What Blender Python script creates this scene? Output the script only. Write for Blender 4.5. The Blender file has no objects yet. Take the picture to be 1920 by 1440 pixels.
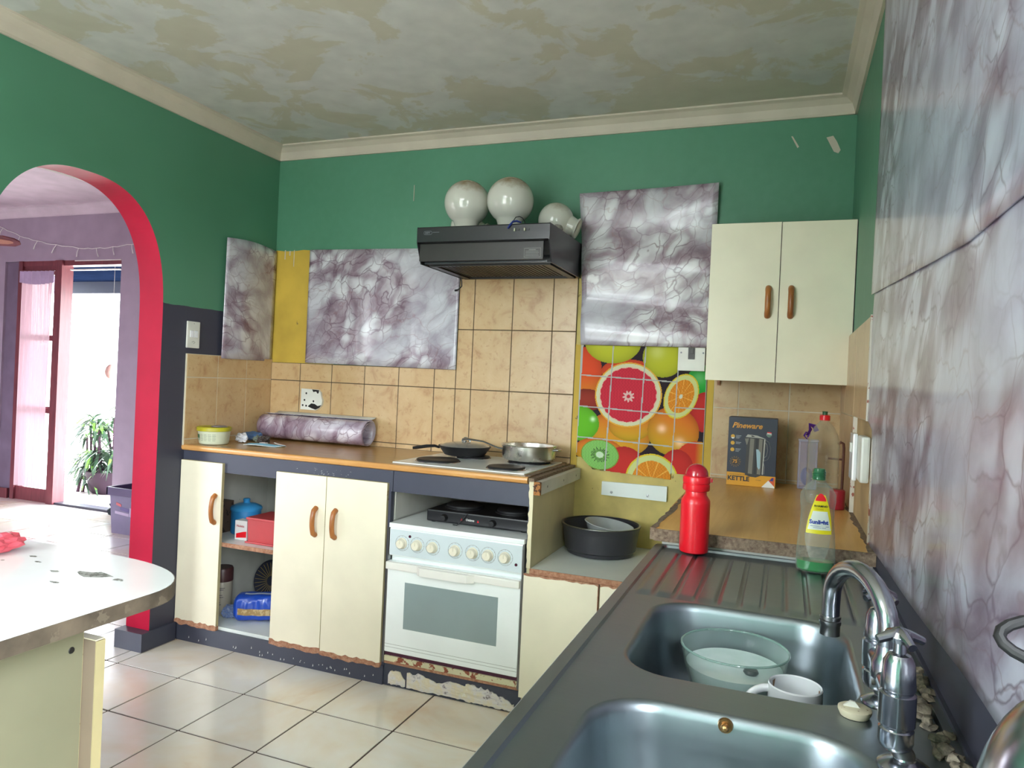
import bpy, bmesh, math, random
import numpy as np
from mathutils import Vector, Matrix
random.seed(7)
PI = math.pi
C = bpy.context.scene.collection
S = bpy.context.scene

# ------------------------------------------------------------------ camera
# world: x along the back wall (0 = left wall), y = 0 at the back wall and negative towards the camera, z up, metres
CAM = (2.6242, -3.1826, 1.2777)
YAW, PITCH, ROLL, FPX = 0.3647, -0.0041, 0.0453, 1343.8
cam = bpy.data.objects.new('camera', bpy.data.cameras.new('camera'))
C.objects.link(cam)
f = Vector((-math.sin(YAW) * math.cos(PITCH), math.cos(YAW) * math.cos(PITCH), math.sin(PITCH)))
r = Vector((math.cos(YAW), math.sin(YAW), 0)); u = r.cross(f)
r2 = r * math.cos(ROLL) + u * math.sin(ROLL); u2 = u * math.cos(ROLL) - r * math.sin(ROLL)
m = Matrix((r2, u2, -f)).transposed().to_4x4(); m.translation = CAM
cam.matrix_world = m
cam.data.sensor_width = 36; cam.data.lens = FPX / 1920 * 36
cam.data.clip_start = 0.02
S.camera = cam

# ------------------------------------------------------------------ light and exposure
S.view_settings.view_transform = 'Standard'; S.view_settings.look = 'None'
S.view_settings.gamma = 1; S.view_settings.use_curve_mapping = False
S.view_settings.exposure = 1.28
S.cycles.use_denoising = True
S.cycles.max_bounces = 10; S.cycles.diffuse_bounces = 6; S.cycles.glossy_bounces = 5
S.cycles.transmission_bounces = 8; S.cycles.transparent_max_bounces = 10
S.cycles.caustics_reflective = False; S.cycles.caustics_refractive = False
S.cycles.sample_clamp_indirect = 6
W = bpy.data.worlds.new('overcast_sky'); S.world = W; W.use_nodes = True
bg = W.node_tree.nodes['Background']
bg.inputs[1].default_value = 15.0
# an overcast sky: brightest overhead, dim below the horizon where the yard and houses stand
_t = W.node_tree; _tc = _t.nodes.new('ShaderNodeTexCoord'); _sp = _t.nodes.new('ShaderNodeSeparateXYZ'); _r = _t.nodes.new('ShaderNodeValToRGB')
_t.links.new(_tc.outputs['Generated'], _sp.inputs[0]); _t.links.new(_sp.outputs[2], _r.inputs[0]); _t.links.new(_r.outputs[0], bg.inputs[0])
_e = _r.color_ramp.elements; _e[0].position = 0; _e[0].color = (.20, .21, .20, 1); _e[1].position = .9; _e[1].color = (1.0, 1.05, 1.12, 1)
_e2 = _e.new(.03); _e2.color = (.55, .60, .62, 1)

def area(name, loc, rot, sx, sy, power, color=(1, 1, 1), portal=False):
    L = bpy.data.lights.new(name, 'AREA'); L.shape = 'RECTANGLE'; L.size = sx; L.size_y = sy
    L.energy = power; L.color = color
    if portal: L.cycles.is_portal = True
    o = bpy.data.objects.new(name, L); C.objects.link(o); o.location = loc; o.rotation_euler = rot
    return o
# sky openings
area('high_window_portal', (1.2, -4.47, 2.21), (PI / 2, 0, 0), 1.3, .16, 1, portal=True)
area('added_yard_door_portal', (.80, -4.47, 1.02), (PI / 2, 0, 0), 1.3, 2.0, 1, portal=True)  # unseen yard door, put in and widened to throw light low
area('added_side_window_portal', (2.93, -3.60, 1.6), (PI / 2, 0, PI / 2), 1.35, 1.1, 1, portal=True)
area('doorway_portal', (-3.05, 1.45, 1.1), (-PI / 2, 0, 0), 0.72, 2.1, 1, portal=True)
area('unseen_lounge_window_portal', (-3.6, -4.47, 1.4), (PI / 2, 0, 0), 2.0, 1.7, 1, portal=True)

# ------------------------------------------------------------------ materials
def rgb(h, k=1.0):
    h = h.lstrip('#')
    def l(c):
        c /= 255
        return (c / 12.92 if c <= 0.04045 else ((c + 0.055) / 1.055) ** 2.4) * k
    return tuple(l(int(h[i:i + 2], 16)) for i in (0, 2, 4)) + (1,)

class NT:
    def __init__(s, name):
        s.m = bpy.data.materials.new(name); s.m.use_nodes = True
        s.t = s.m.node_tree; s.b = s.t.nodes['Principled BSDF']; s.out = s.t.nodes['Material Output']
        s.tc = s.t.nodes.new('ShaderNodeTexCoord')
    def n(s, ty, **k):
        n = s.t.nodes.new('ShaderNode' + ty)
        for a, v in k.items(): setattr(n, a, v)
        return n
    def l(s, a, b): s.t.links.new(a, b)
    def put(s, sock, v):
        if isinstance(v, bpy.types.NodeSocket): s.l(v, sock)
        else: sock.default_value = v
    def math(s, op, a, b=0.0, c=0.0):
        n = s.n('Math', operation=op); s.put(n.inputs[0], a); s.put(n.inputs[1], b)
        if op in ('COMPARE', 'MULTIPLY_ADD'): s.put(n.inputs[2], c)
        return n.outputs[0]
    def map(s, scale=(1, 1, 1), rot=(0, 0, 0), src=None):
        n = s.n('Mapping'); s.l(src or s.tc.outputs['Object'], n.inputs[0])
        n.inputs['Scale'].default_value = scale; n.inputs['Rotation'].default_value = rot
        return n.outputs[0]
    def noise(s, scale, detail=3, vec=None, rough=.5, dist=0):
        n = s.n('TexNoise'); s.l(vec or s.tc.outputs['Object'], n.inputs['Vector'])
        n.inputs['Scale'].default_value = scale; n.inputs['Detail'].default_value = detail
        n.inputs['Roughness'].default_value = rough; n.inputs['Distortion'].default_value = dist
        return n
    def ramp(s, fac, stops, interp='LINEAR'):
        n = s.n('ValToRGB'); s.put(n.inputs[0], fac); e = n.color_ramp.elements
        n.color_ramp.interpolation = interp
        while len(e) < len(stops): e.new(0.5)
        for k, (p, c) in enumerate(stops):
            e[k].position = p; e[k].color = c if len(c) == 4 else tuple(c) + (1,)
        return n.outputs[0]
    def mix(s, fac, a, b, blend='MIX'):
        n = s.n('Mix', data_type='RGBA', blend_type=blend)
        s.put(n.inputs[0], fac); s.put(n.inputs[6], a); s.put(n.inputs[7], b)
        return n.outputs[2]
    def bump(s, h, strength=.2, dist=.002):
        n = s.n('Bump'); n.inputs['Strength'].default_value = strength; n.inputs['Distance'].default_value = dist
        s.l(h, n.inputs['Height']); s.l(n.outputs[0], s.b.inputs['Normal'])
    def set(s, **k):
        for a, v in k.items():
            s.put(s.b.inputs[{'color': 'Base Color', 'rough': 'Roughness', 'metal': 'Metallic', 'coat': 'Coat Weight',
                              'coatr': 'Coat Roughness', 'trans': 'Transmission Weight', 'ior': 'IOR', 'spec': 'Specular IOR Level',
                              'alpha': 'Alpha', 'sss': 'Subsurface Weight', 'emit': 'Emission Color', 'emits': 'Emission Strength'}[a]], v)
        return s

def plain(name, h, rough=.5, metal=0, var=.08, scale=6, coat=0, spots=None, spot_at=.68, spot_scale=30, bump=0, bscale=60, spec=.5):
    """one paint or plastic: slight colour drift, optional chips / stains of another colour, optional bump"""
    t = NT(name); c = rgb(h)
    n = t.noise(scale, 4)
    d = tuple(max(0, x * (1 - var * 2)) for x in c[:3]) + (1,); e = tuple(min(1, x * (1 + var)) for x in c[:3]) + (1,)
    col = t.ramp(n.outputs[0], [(.3, d), (.7, e)])
    if spots:
        s = t.noise(spot_scale, 4, rough=.6)
        col = t.mix(t.ramp(s.outputs[0], [(spot_at, (0, 0, 0)), (spot_at + .02, (1, 1, 1))]), col, rgb(spots))
    t.set(color=col, rough=rough, metal=metal, coat=coat, coatr=.1, spec=spec)
    if bump: t.bump(t.noise(bscale, 4).outputs[0], bump, .002)
    return t.m

def steel_mat(name, h='#8f9090', rough=.3, scratch=(8, 200, 60), spots=0.0):
    t = NT(name)
    n = t.noise(1.5, 5, t.map(scratch)); n2 = t.noise(9, 4)
    t.set(color=t.mix(n2.outputs[0], rgb(h, .82), rgb(h, 1.1)), metal=1)
    t.set(rough=t.math('ADD', t.math('MULTIPLY', n.outputs[0], .12), t.math('ADD', t.math('MULTIPLY', n2.outputs[0], .14), rough - .13)))
    t.bump(n.outputs[0], .05, .001)
    return t.m

def glass_mat(name, h='#f4faf8', rough=.02, ior=1.45):
    t = NT(name); t.set(color=rgb(h), rough=rough, trans=1, ior=ior); return t.m

def thin_clear(name, h, alpha, rough=.12):
    """thin clear film or plastic wall: mostly see-through with a glossy face"""
    t = NT(name); t.set(color=rgb(h), rough=rough, coat=.6)
    lw = t.n('LayerWeight'); lw.inputs[0].default_value = .35
    t.set(alpha=t.math('ADD', t.math('MULTIPLY', lw.outputs['Facing'], .62), alpha))
    return t.m

def marble_mat(name, scale=1.0, rough=.12, tint=None, offset=(0, 0, 0)):
    t = NT(name)
    # the print runs on a slant: squeeze the coordinates along one diagonal
    AX = (.60, -.60, .53)
    ofs = t.n('VectorMath', operation='ADD'); t.l(t.tc.outputs['Object'], ofs.inputs[0]); ofs.inputs[1].default_value = offset; src = ofs.outputs[0]
    dt = t.n('VectorMath', operation='DOT_PRODUCT'); t.l(src, dt.inputs[0]); dt.inputs[1].default_value = AX
    sc = t.n('VectorMath', operation='SCALE'); sc.inputs[0].default_value = AX; t.l(t.math('MULTIPLY', dt.outputs['Value'], .52), sc.inputs['Scale'])
    sb_ = t.n('VectorMath', operation='SUBTRACT'); t.l(src, sb_.inputs[0]); t.l(sc.outputs[0], sb_.inputs[1]); p = sb_.outputs[0]
    d1 = t.noise(3.2 * scale, 3, p); d2 = t.noise(13 * scale, 3, p)
    v = t.n('VectorMath', operation='MULTIPLY_ADD'); t.l(d1.outputs['Color'], v.inputs[0])
    v.inputs[1].default_value = (.26 / scale,) * 3; t.l(p, v.inputs[2])
    v2 = t.n('VectorMath', operation='MULTIPLY_ADD'); t.l(d2.outputs['Color'], v2.inputs[0])
    v2.inputs[1].default_value = (.05 / scale,) * 3; t.l(v.outputs[0], v2.inputs[2])
    vo = t.n('TexVoronoi', feature='DISTANCE_TO_EDGE'); t.l(v2.outputs[0], vo.inputs['Vector']); vo.inputs['Scale'].default_value = 17 * scale
    vb = t.n('TexVoronoi', feature='DISTANCE_TO_EDGE'); t.l(v2.outputs[0], vb.inputs['Vector']); vb.inputs['Scale'].default_value = 6 * scale
    # white blobs parted by mauve creases, gathered into slanting smoky bands
    vf = t.n('TexVoronoi', feature='SMOOTH_F1'); t.l(v2.outputs[0], vf.inputs['Vector']); vf.inputs['Scale'].default_value = 13 * scale; vf.inputs['Smoothness'].default_value = .35
    band = t.noise(3.6 * scale, 3, p, .5, .5)
    bandm = t.ramp(band.outputs[0], [(.43, (0, 0, 0)), (.60, (1, 1, 1))])
    fine = t.noise(16 * scale, 5, v.outputs[0], .65)
    blob = t.ramp(vf.outputs['Distance'], [(.18, rgb('#dddde0')), (.42, rgb('#cbc8cf')), (.62, rgb('#9a8995')), (.80, rgb('#6d5163'))])
    calm = t.ramp(fine.outputs[0], [(.35, rgb('#bfc0c9')), (.65, rgb('#a8a4b0'))])
    smoke = t.ramp(fine.outputs[0], [(.35, rgb('#b3a7b0')), (.52, rgb('#8f7c88')), (.66, rgb('#75606d'))])
    col = t.mix(t.math('ADD', t.math('MULTIPLY', bandm, .55), .30), calm, blob)
    hz = t.math('MULTIPLY', bandm, t.ramp(vf.outputs['Distance'], [(.30, (0, 0, 0)), (.60, (1, 1, 1))]))
    col = t.mix(t.math('MULTIPLY', hz, .8), col, smoke)
    vein = t.ramp(vo.outputs['Distance'], [(0, (1, 1, 1)), (.05, (0, 0, 0))])
    col = t.mix(t.math('MULTIPLY', vein, t.math('ADD', t.math('MULTIPLY', bandm, .60), .14)), col, rgb('#664a5c'))
    vein2 = t.ramp(vb.outputs['Distance'], [(0, (1, 1, 1)), (.012, (0, 0, 0))])
    col = t.mix(t.math('MULTIPLY', vein2, .40), col, rgb('#8a6468'))
    if tint: col = t.mix(1.0, col, tint + (1,), 'MULTIPLY')
    t.set(color=col, rough=rough + .12, coat=.35, coatr=.12, spec=.4)
    t.bump(t.noise(7, 2).outputs[0], .12, .01)
    return t.m

def tile_mat(name, a, b, c, rough=.35, scale=9, coat=.0):
    t = NT(name)
    n = t.noise(scale, 6, rough=.65, dist=.6); n2 = t.noise(55, 3)
    col = t.ramp(n.outputs[0], [(.3, rgb(a)), (.55, rgb(b)), (.72, rgb(c))])
    col = t.mix(t.ramp(n2.outputs[0], [(.60, (0, 0, 0)), (.70, (.5, .5, .5))]), col, rgb(c))
    t.set(color=col, rough=rough, coat=coat, coatr=.12)
    t.bump(n2.outputs[0], .08, .001)
    return t.m

def wood_mat(name, a, b, stretch=(2, 30, 30), rough=.3, coat=.2, scale=1.6):
    t = NT(name)
    n = t.noise(scale, 6, t.map(stretch), .6, .8); n2 = t.noise(3, 3)
    col = t.ramp(n.outputs[0], [(.3, rgb(a)), (.7, rgb(b))])
    col = t.mix(t.ramp(n2.outputs[0], [(.45, (0, 0, 0)), (.8, (.4, .4, .4))]), col, rgb(a, .75))
    t.set(color=col, rough=rough, coat=coat, coatr=.15)
    t.bump(n.outputs[0], .06, .001)
    return t.m

def chip_mat(name, a, b, rough=.85, scale=90):
    t = NT(name); n = t.noise(scale, 6, rough=.7)
    t.set(color=t.ramp(n.outputs[0], [(.35, rgb(a)), (.65, rgb(b))]), rough=rough); t.bump(n.outputs[0], .6, .004)
    return t.m

M = {}
M['marble'] = marble_mat('marble_print_vinyl')
M['marble_wall'] = marble_mat('marble_print_sheet', .95, .16, tint=(.84, .86, .97))
M['marble_roll'] = marble_mat('marble_print_roll', 1.0, .12, tint=(1, .92, .97), offset=(.25, .8, 1.55))
M['vinyl_back'] = plain('vinyl_backing', '#d9dcdc', .45)
M['tile'] = tile_mat('beige_wall_tile', '#c9ad83', '#c0a075', '#a98058', .3)
M['grout_dark'] = plain('dark_grout', '#5b4c3a', .9)
M['grout_white'] = plain('white_grout', '#cfc6b0', .9)
M['navy'] = plain('navy_paint', '#3e4150', .45, var=.06, spots='#cfccc2', spot_at=.76, spot_scale=70)
M['navy_clean'] = plain('navy_wall_paint', '#3a3b4a', .5, var=.06)
M['cream'] = plain('cream_laminate', '#e9e2ca', .38, var=.03, spots='#8b7d5e', spot_at=.80, spot_scale=45, coat=.1)
M['cream_edge'] = plain('cream_edge_chipped', '#b8ac84', .6, spots='#8a6440', spot_at=.66, spot_scale=26)
M['white_lam'] = plain('white_laminate', '#dfe6e2', .35, var=.03)
M['white_panel'] = plain('worn_white_panel', '#c9c9c2', .5, spots='#5a4a3c', spot_at=.73, spot_scale=35)
M['chipboard'] = chip_mat('raw_chipboard', '#5e4a3c', '#94826e')
M['rust_chip'] = chip_mat('swollen_brown_chipboard', '#8c5a40', '#b98d72', scale=60)
M['worktop'] = wood_mat('worktop_wood_laminate', '#a67e48', '#c49c60')
M['nose'] = wood_mat('worktop_nosing', '#c08748', '#d6a263')
M['handle'] = wood_mat('wooden_handle', '#8a4f26', '#b9763a', (20, 20, 6), .35)
M['enamel'] = plain('white_enamel', '#f0f5f4', .22, var=.02, coat=.3, spots='#9a948a', spot_at=.80, spot_scale=40)
M['enamel_dirty'] = plain('rusted_enamel', '#cfc9a6', .5, spots='#8a4a34', spot_at=.54, spot_scale=30)
M['ctrl'] = plain('control_panel_pale_grey', '#cdd8dc', .35, var=.03)
M['knob'] = plain('ivory_plastic', '#e6e0cc', .35, var=.03)
M['oven_glass'] = plain('grey_oven_glass', '#8d9c9d', .18, var=.02, coat=.4)
M['black'] = plain('black_plastic', '#17171b', .35)
M['black_matt'] = plain('black_iron', '#1b1a1c', .55)
M['hood'] = plain('charcoal_enamel', '#1b1b21', .28, var=.05, coat=.2)
M['hood_visor'] = plain('greasy_brown_visor', '#2a2624', .35, var=.15)
M['grey_line'] = plain('pale_grey_print', '#8f8f8c', .6)
M['grey_dim'] = plain('dim_grey_print', '#868a92', .6)
M['steel'] = steel_mat('brushed_stainless', '#98a2a8', .36)
M['steel_pot'] = steel_mat('polished_steel', '#dcd8d0', .28, (30, 30, 30))
M['chrome'] = steel_mat('chrome', '#b9bcc4', .2, (30, 30, 30))
M['chrome_dull'] = steel_mat('limescaled_chrome', '#8e8f90', .32, (30, 30, 30))
M['red_plastic'] = plain('red_plastic', '#e01424', .32, var=.03, coat=.2)
M['opal'] = None
M['white_plastic'] = plain('white_plastic', '#dcdcd4', .35)
M['ceramic'] = plain('white_ceramic', '#e6e8ec', .15, var=.01, coat=.5)
M['glass'] = glass_mat('clear_glass')
M['pane'] = thin_clear('window_pane', '#e8f0ff', .06, .05)
M['rubber'] = plain('black_rubber', '#101012', .6)
M['dark_red_wood'] = wood_mat('dark_red_wood', '#5f2a34', '#7d3c42', (30, 30, 3), .4)
M['print_white'] = plain('white_print', '#e8e8e4', .6)

t = NT('green_wall_paint')
n = t.noise(1.1, 3); n2 = t.noise(24, 4)
col = t.ramp(n.outputs[0], [(.3, rgb('#4a7f63')), (.7, rgb('#548c71'))])
col = t.mix(t.ramp(n2.outputs[0], [(.4, (0, 0, 0)), (.75, (.25, .25, .25))]), col, rgb('#5f947c'))
t.set(color=col, rough=.5); t.bump(n2.outputs[0], .12, .003)
M['green'] = t.m
M['yellow'] = plain('yellow_undercoat', '#c9a840', .7, var=.10, scale=5, spots='#7e6a3a', spot_at=.70, spot_scale=14)
M['yellow_pale'] = plain('dirty_pale_yellow_wall', '#c8b56c', .7, var=.14, scale=7, spots='#8e7c4a', spot_at=.66, spot_scale=12)
M['plaster'] = plain('bare_beige_plaster', '#b9a078', .85, var=.15, bump=.3)
M['red_paint'] = plain('red_gloss_paint', '#b01236', .5, var=.05, spec=.15, spots='#e8b0b0', spot_at=.82, spot_scale=40)
M['purple'] = plain('purple_wall_paint', '#9d8da0', .6, var=.05)
M['cornice'] = plain('cornice_paint', '#c6bcac', .6, var=.05, spots='#a48a70', spot_at=.80, spot_scale=16)
M['lounge_ceiling'] = plain('lounge_ceiling_paint', '#cbbcc8', .7, var=.06)

t = NT('ceiling_patchy_plaster')
n = t.noise(3.6, 7, rough=.6, dist=.5); n2 = t.noise(1.1, 3); n3 = t.noise(10, 4)
msk = t.math('ADD', t.math('MULTIPLY', n.outputs[0], .75), t.math('MULTIPLY', n2.outputs[0], .25))
msk = t.ramp(msk, [(.50, (0, 0, 0)), (.525, (1, 1, 1))])
base = t.ramp(n3.outputs[0], [(.3, rgb('#bdbdba')), (.7, rgb('#cbcbc7'))])
col = t.mix(t.math('MULTIPLY', msk, .5), base, rgb('#b4ab8a'))
t.set(color=col, rough=.85); t.bump(n3.outputs[0], .15, .004)
M['ceiling'] = t.m

t = NT('floor_ceramic_tile')
n = t.noise(1.6, 5, rough=.55, dist=.8); n2 = t.noise(16, 4)
col = t.ramp(n.outputs[0], [(.42, rgb('#f1f0ea')), (.58, rgb('#ece0cc')), (.72, rgb('#dcb285'))])
col = t.mix(t.ramp(n2.outputs[0], [(.45, (0, 0, 0)), (.8, (.35, .35, .35))]), col, rgb('#e9e4da'))
t.set(color=col, rough=.26, coat=.6, coatr=.14)
M['floor_tile'] = t.m
M['floor_grout'] = plain('floor_grout', '#4a3a36', .9)

t = NT('opal_globe_glass')
n = t.noise(11, 5, rough=.65)
tcz = t.n('SeparateXYZ'); t.l(t.tc.outputs['Object'], tcz.inputs[0])
dirt = t.math('ADD', t.math('MULTIPLY', tcz.outputs[2], 9.0), n.outputs[0])
col = t.mix(t.ramp(dirt, [(1.05, (0, 0, 0)), (1.0, (0, 0, 0))]), rgb('#cfcec4'), rgb('#7d6748'))
rn = t.n('MapRange'); t.l(dirt, rn.inputs[0]); rn.inputs[1].default_value = .85; rn.inputs[2].default_value = 1.3
col = t.mix(rn.outputs[0], rgb('#cfcec4'), rgb('#8a7350'))
t.set(color=col, rough=.12, coat=.6, coatr=.05, spec=.5)
M['opal'] = t.m

# ------------------------------------------------------------------ mesh helpers
ROOTLOC = {}
class MB:
    def __init__(s): s.v = []; s.f = []; s.mi = []; s.sm = []
    def add(s, vs, fs, mi=0, smooth=False, xf=None):
        o = len(s.v)
        for p in vs:
            p = Vector(p)
            s.v.append(xf @ p if xf is not None else p)
        for q in fs: s.f.append([o + i for i in q]); s.mi.append(mi); s.sm.append(smooth)
        return s
    def box(s, x0, x1, y0, y1, z0, z1, bev=0, mi=0, xf=None):
        if x0 > x1: x0, x1 = x1, x0
        if y0 > y1: y0, y1 = y1, y0
        if z0 > z1: z0, z1 = z1, z0
        if bev <= 0:
            vs = [(x, y, z) for z in (z0, z1) for y in (y0, y1) for x in (x0, x1)]
            return s.add(vs, [(0, 2, 3, 1), (4, 5, 7, 6), (0, 1, 5, 4), (2, 6, 7, 3), (0, 4, 6, 2), (1, 3, 7, 5)], mi, xf=xf)
        b = bmesh.new(); bmesh.ops.create_cube(b, size=1)
        for v in b.verts: v.co = Vector((x0 + (v.co.x + .5) * (x1 - x0), y0 + (v.co.y + .5) * (y1 - y0), z0 + (v.co.z + .5) * (z1 - z0)))
        bmesh.ops.bevel(b, geom=b.edges[:], offset=min(bev, .49 * min(x1 - x0, y1 - y0, z1 - z0)), segments=2, affect='EDGES', profile=.6)
        s.addbm(b, mi, xf=xf); return s
    def addbm(s, b, mi=0, smooth=False, xf=None):
        b.verts.index_update()
        s.add([v.co.copy() for v in b.verts], [[v.index for v in q.verts] for q in b.faces], mi, smooth, xf); b.free()
    def lathe(s, prof, c=(0, 0, 0), seg=32, mi=0, sy=1.0, xf=None, cap=True, smooth=True):
        """prof = [(r, z)...] from bottom to top, turned about the z axis"""
        vs = []; fs = []
        for (rr, z) in prof:
            for k in range(seg):
                a = 2 * PI * k / seg; vs.append((c[0] + rr * math.cos(a), c[1] + rr * math.sin(a) * sy, c[2] + z))
        for i in range(len(prof) - 1):
            for k in range(seg):
                k2 = (k + 1) % seg; fs.append((i * seg + k, i * seg + k2, (i + 1) * seg + k2, (i + 1) * seg + k))
        s.add(vs, fs, mi, smooth, xf)
        if cap:
            for i, rev in ((0, True), (len(prof) - 1, False)):
                if prof[i][0] > 1e-6:
                    q = list(range(seg)); q = q[::-1] if rev else q
                    s.add(vs[i * seg:(i + 1) * seg], [q], mi, False, xf)
        return s
    def tube(s, pts, rad, seg=10, mi=0, closed=False, cap=True, flat=None):
        pts = [Vector(p) for p in pts]; n = len(pts); vs = []; fs = []
        rs = rad if isinstance(rad, (list, tuple)) else [rad] * n
        prev = None
        for i, p in enumerate(pts):
            a = pts[(i - 1) % n] if (closed or i > 0) else p; b = pts[(i + 1) % n] if (closed or i < n - 1) else p
            tg = (b - a).normalized()
            if prev is None:
                ref = Vector((0, 0, 1)) if abs(tg.z) < .9 else Vector((1, 0, 0))
                nx = tg.cross(ref).normalized()
            else: nx = (prev - tg * prev.dot(tg)).normalized()
            prev = nx; ny = tg.cross(nx)
            for k in range(seg):
                q = 2 * PI * k / seg
                fy = 1 if flat is None else flat
                vs.append(p + nx * math.cos(q) * rs[i] + ny * math.sin(q) * rs[i] * fy)
        for i in range(n if closed else n - 1):
            j = (i + 1) % n
            for k in range(seg):
                k2 = (k + 1) % seg; fs.append((i * seg + k, i * seg + k2, j * seg + k2, j * seg + k))
        if cap and not closed:
            fs.append(tuple(range(seg))[::-1]); fs.append(tuple((n - 1) * seg + k for k in range(seg)))
        return s.add(vs, fs, mi, True)
    def prism(s, poly, axis, a, b, mi=0, xf=None, smooth=False):
        """poly = 2-d points in the plane across axis; (y,z) for x, (x,z) for y, (x,y) for z"""
        def P(q, h): return {'x': (h, q[0], q[1]), 'y': (q[0], h, q[1]), 'z': (q[0], q[1], h)}[axis]
        n = len(poly); vs = [P(q, a) for q in poly] + [P(q, b) for q in poly]
        fs = [tuple(range(n))[::-1], tuple(range(n, 2 * n))]
        s.add(vs, fs, mi, False, xf)
        s.add(vs, [(i, (i + 1) % n, n + (i + 1) % n, n + i) for i in range(n)], mi, smooth, xf)
        return s
    def grid(s, nu, nv, fn, mi=0, smooth=True, thick=None, cu=False):
        vs = [fn(i / nu, j / nv) for j in range(nv + 1) for i in range(nu + 1)]
        fs = [(j * (nu + 1) + i, j * (nu + 1) + i + 1, (j + 1) * (nu + 1) + i + 1, (j + 1) * (nu + 1) + i) for j in range(nv) for i in range(nu)]
        return s.add(vs, fs, mi, smooth)
    def sphere(s, c, rx, ry=None, rz=None, mi=0, seg=20, rings=12, xf=None):
        ry = ry or rx; rz = rz or rx; b = bmesh.new(); bmesh.ops.create_uvsphere(b, u_segments=seg, v_segments=rings, radius=1)
        for v in b.verts: v.co = Vector((c[0] + v.co.x * rx, c[1] + v.co.y * ry, c[2] + v.co.z * rz))
        s.addbm(b, mi, True, xf); return s
    def build(s, name, mats, parent=None, loc=None, fixn=True, solid=0, keep_loc=False):
        me = bpy.data.meshes.new(name)
        off = Vector(loc) if loc is not None else (ROOTLOC.get(parent.name, Vector()) if parent is not None else Vector())
        me.from_pydata([tuple(p - off) for p in s.v], [], s.f)
        if not isinstance(mats, (list, tuple)): mats = [mats]
        for mm in mats: me.materials.append(mm)
        me.polygons.foreach_set('material_index', s.mi); me.polygons.foreach_set('use_smooth', s.sm)
        me.update()
        if fixn:
            b = bmesh.new(); b.from_mesh(me); bmesh.ops.remove_doubles(b, verts=b.verts[:], dist=1e-6)
            bmesh.ops.recalc_face_normals(b, faces=b.faces[:])
            for e in b.edges:
                if len(e.link_faces) == 2 and e.calc_face_angle(0) > .62: e.smooth = False
            b.to_mesh(me); b.free()
        o = bpy.data.objects.new(name, me); C.objects.link(o)
        if parent is None:
            o.location = off; ROOTLOC[o.name] = off
        else:
            o.parent = parent; ROOTLOC[o.name] = off       # a child sits at its root's origin
        if solid:
            md = o.modifiers.new('thickness', 'SOLIDIFY'); md.thickness = solid; md.offset = 0
        return o

def tag(o, label, cat, group=None, kind=None):
    if label: o['label'] = label
    if cat: o['category'] = cat
    if group: o['group'] = group
    if kind: o['kind'] = kind
    return o
def thing(name, label, cat, loc, group=None):
    o = bpy.data.objects.new(name, None); C.objects.link(o); o.location = loc; o.empty_display_size = .05
    ROOTLOC[o.name] = Vector(loc); return tag(o, label, cat, group)
def struct(mb, name, mats, parent=None, **k):
    o = mb.build(name, mats, parent, **k)
    if parent is None: o['kind'] = 'structure'
    return o
def bx(*a, **k): return MB().box(*a, **k)

_font = {}
def text(s, size=1.0, shear=0, bold=0, align='LEFT'):
    """the outline of a word as flat 2-d geometry: (verts, faces)"""
    cu = bpy.data.curves.new('t', 'FONT'); cu.body = s; cu.size = size; cu.shear = shear; cu.offset = bold; cu.align_x = align
    cu.resolution_u = 2
    o = bpy.data.objects.new('t', cu); C.objects.link(o)
    dg = bpy.context.evaluated_depsgraph_get(); me = bpy.data.meshes.new_from_object(o.evaluated_get(dg))
    vs = [(v.co.x, v.co.y) for v in me.vertices]; fs = [tuple(p.vertices) for p in me.polygons]
    bpy.data.objects.remove(o); bpy.data.curves.remove(cu); bpy.data.meshes.remove(me)
    return vs, fs
def lettering(mb, s, fn, size, mi=0, **k):
    vs, fs = text(s, size, **k); mb.add([fn(a, b) for a, b in vs], fs, mi)
def jag(x0, x1, n, amp, seed):
    rnd = random.Random(seed); return [(x0 + (x1 - x0) * i / n, rnd.uniform(-amp, amp)) for i in range(n + 1)]

# ================================================================== THE SETTING
XW = 2.846; ZC = 2.4145; ZCEIL = 2.485; YF = -4.4      # right wall, cornice bottom, ceiling, wall behind the camera
LX0, LYB, LZ = -5.2, 1.32, 2.65                        # the lounge: left wall, door wall, ceiling

# floor: one mesh of tiles over a grout bed, kitchen and lounge
fl = MB(); fl.box(LX0, XW + .1, YF - .1, LYB + .12, -.08, -.003)
px, py = .336, .325
for i in range(-17, 8):
    for j in range(-11, 8):
        x0 = .35 + i * px; y0 = -.91 + j * py
        x1, y1 = x0 + px, y0 + py
        g = .0042
        for a, b_ in ([(x0, -.05), (-.05, x1)] if x0 < -.05 < x1 else [(x0, x1)]):
            A, B = max(a + g, LX0), min(b_ - g, XW + .05); D, E_ = max(y0 + g, YF), min(y1 - g, LYB + .08)
            if B - A > .01 and E_ - D > .01: fl.box(A, B, D, E_, -.004, 0, mi=1)
struct(fl, 'floor', [M['floor_grout'], M['floor_tile']])

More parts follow.
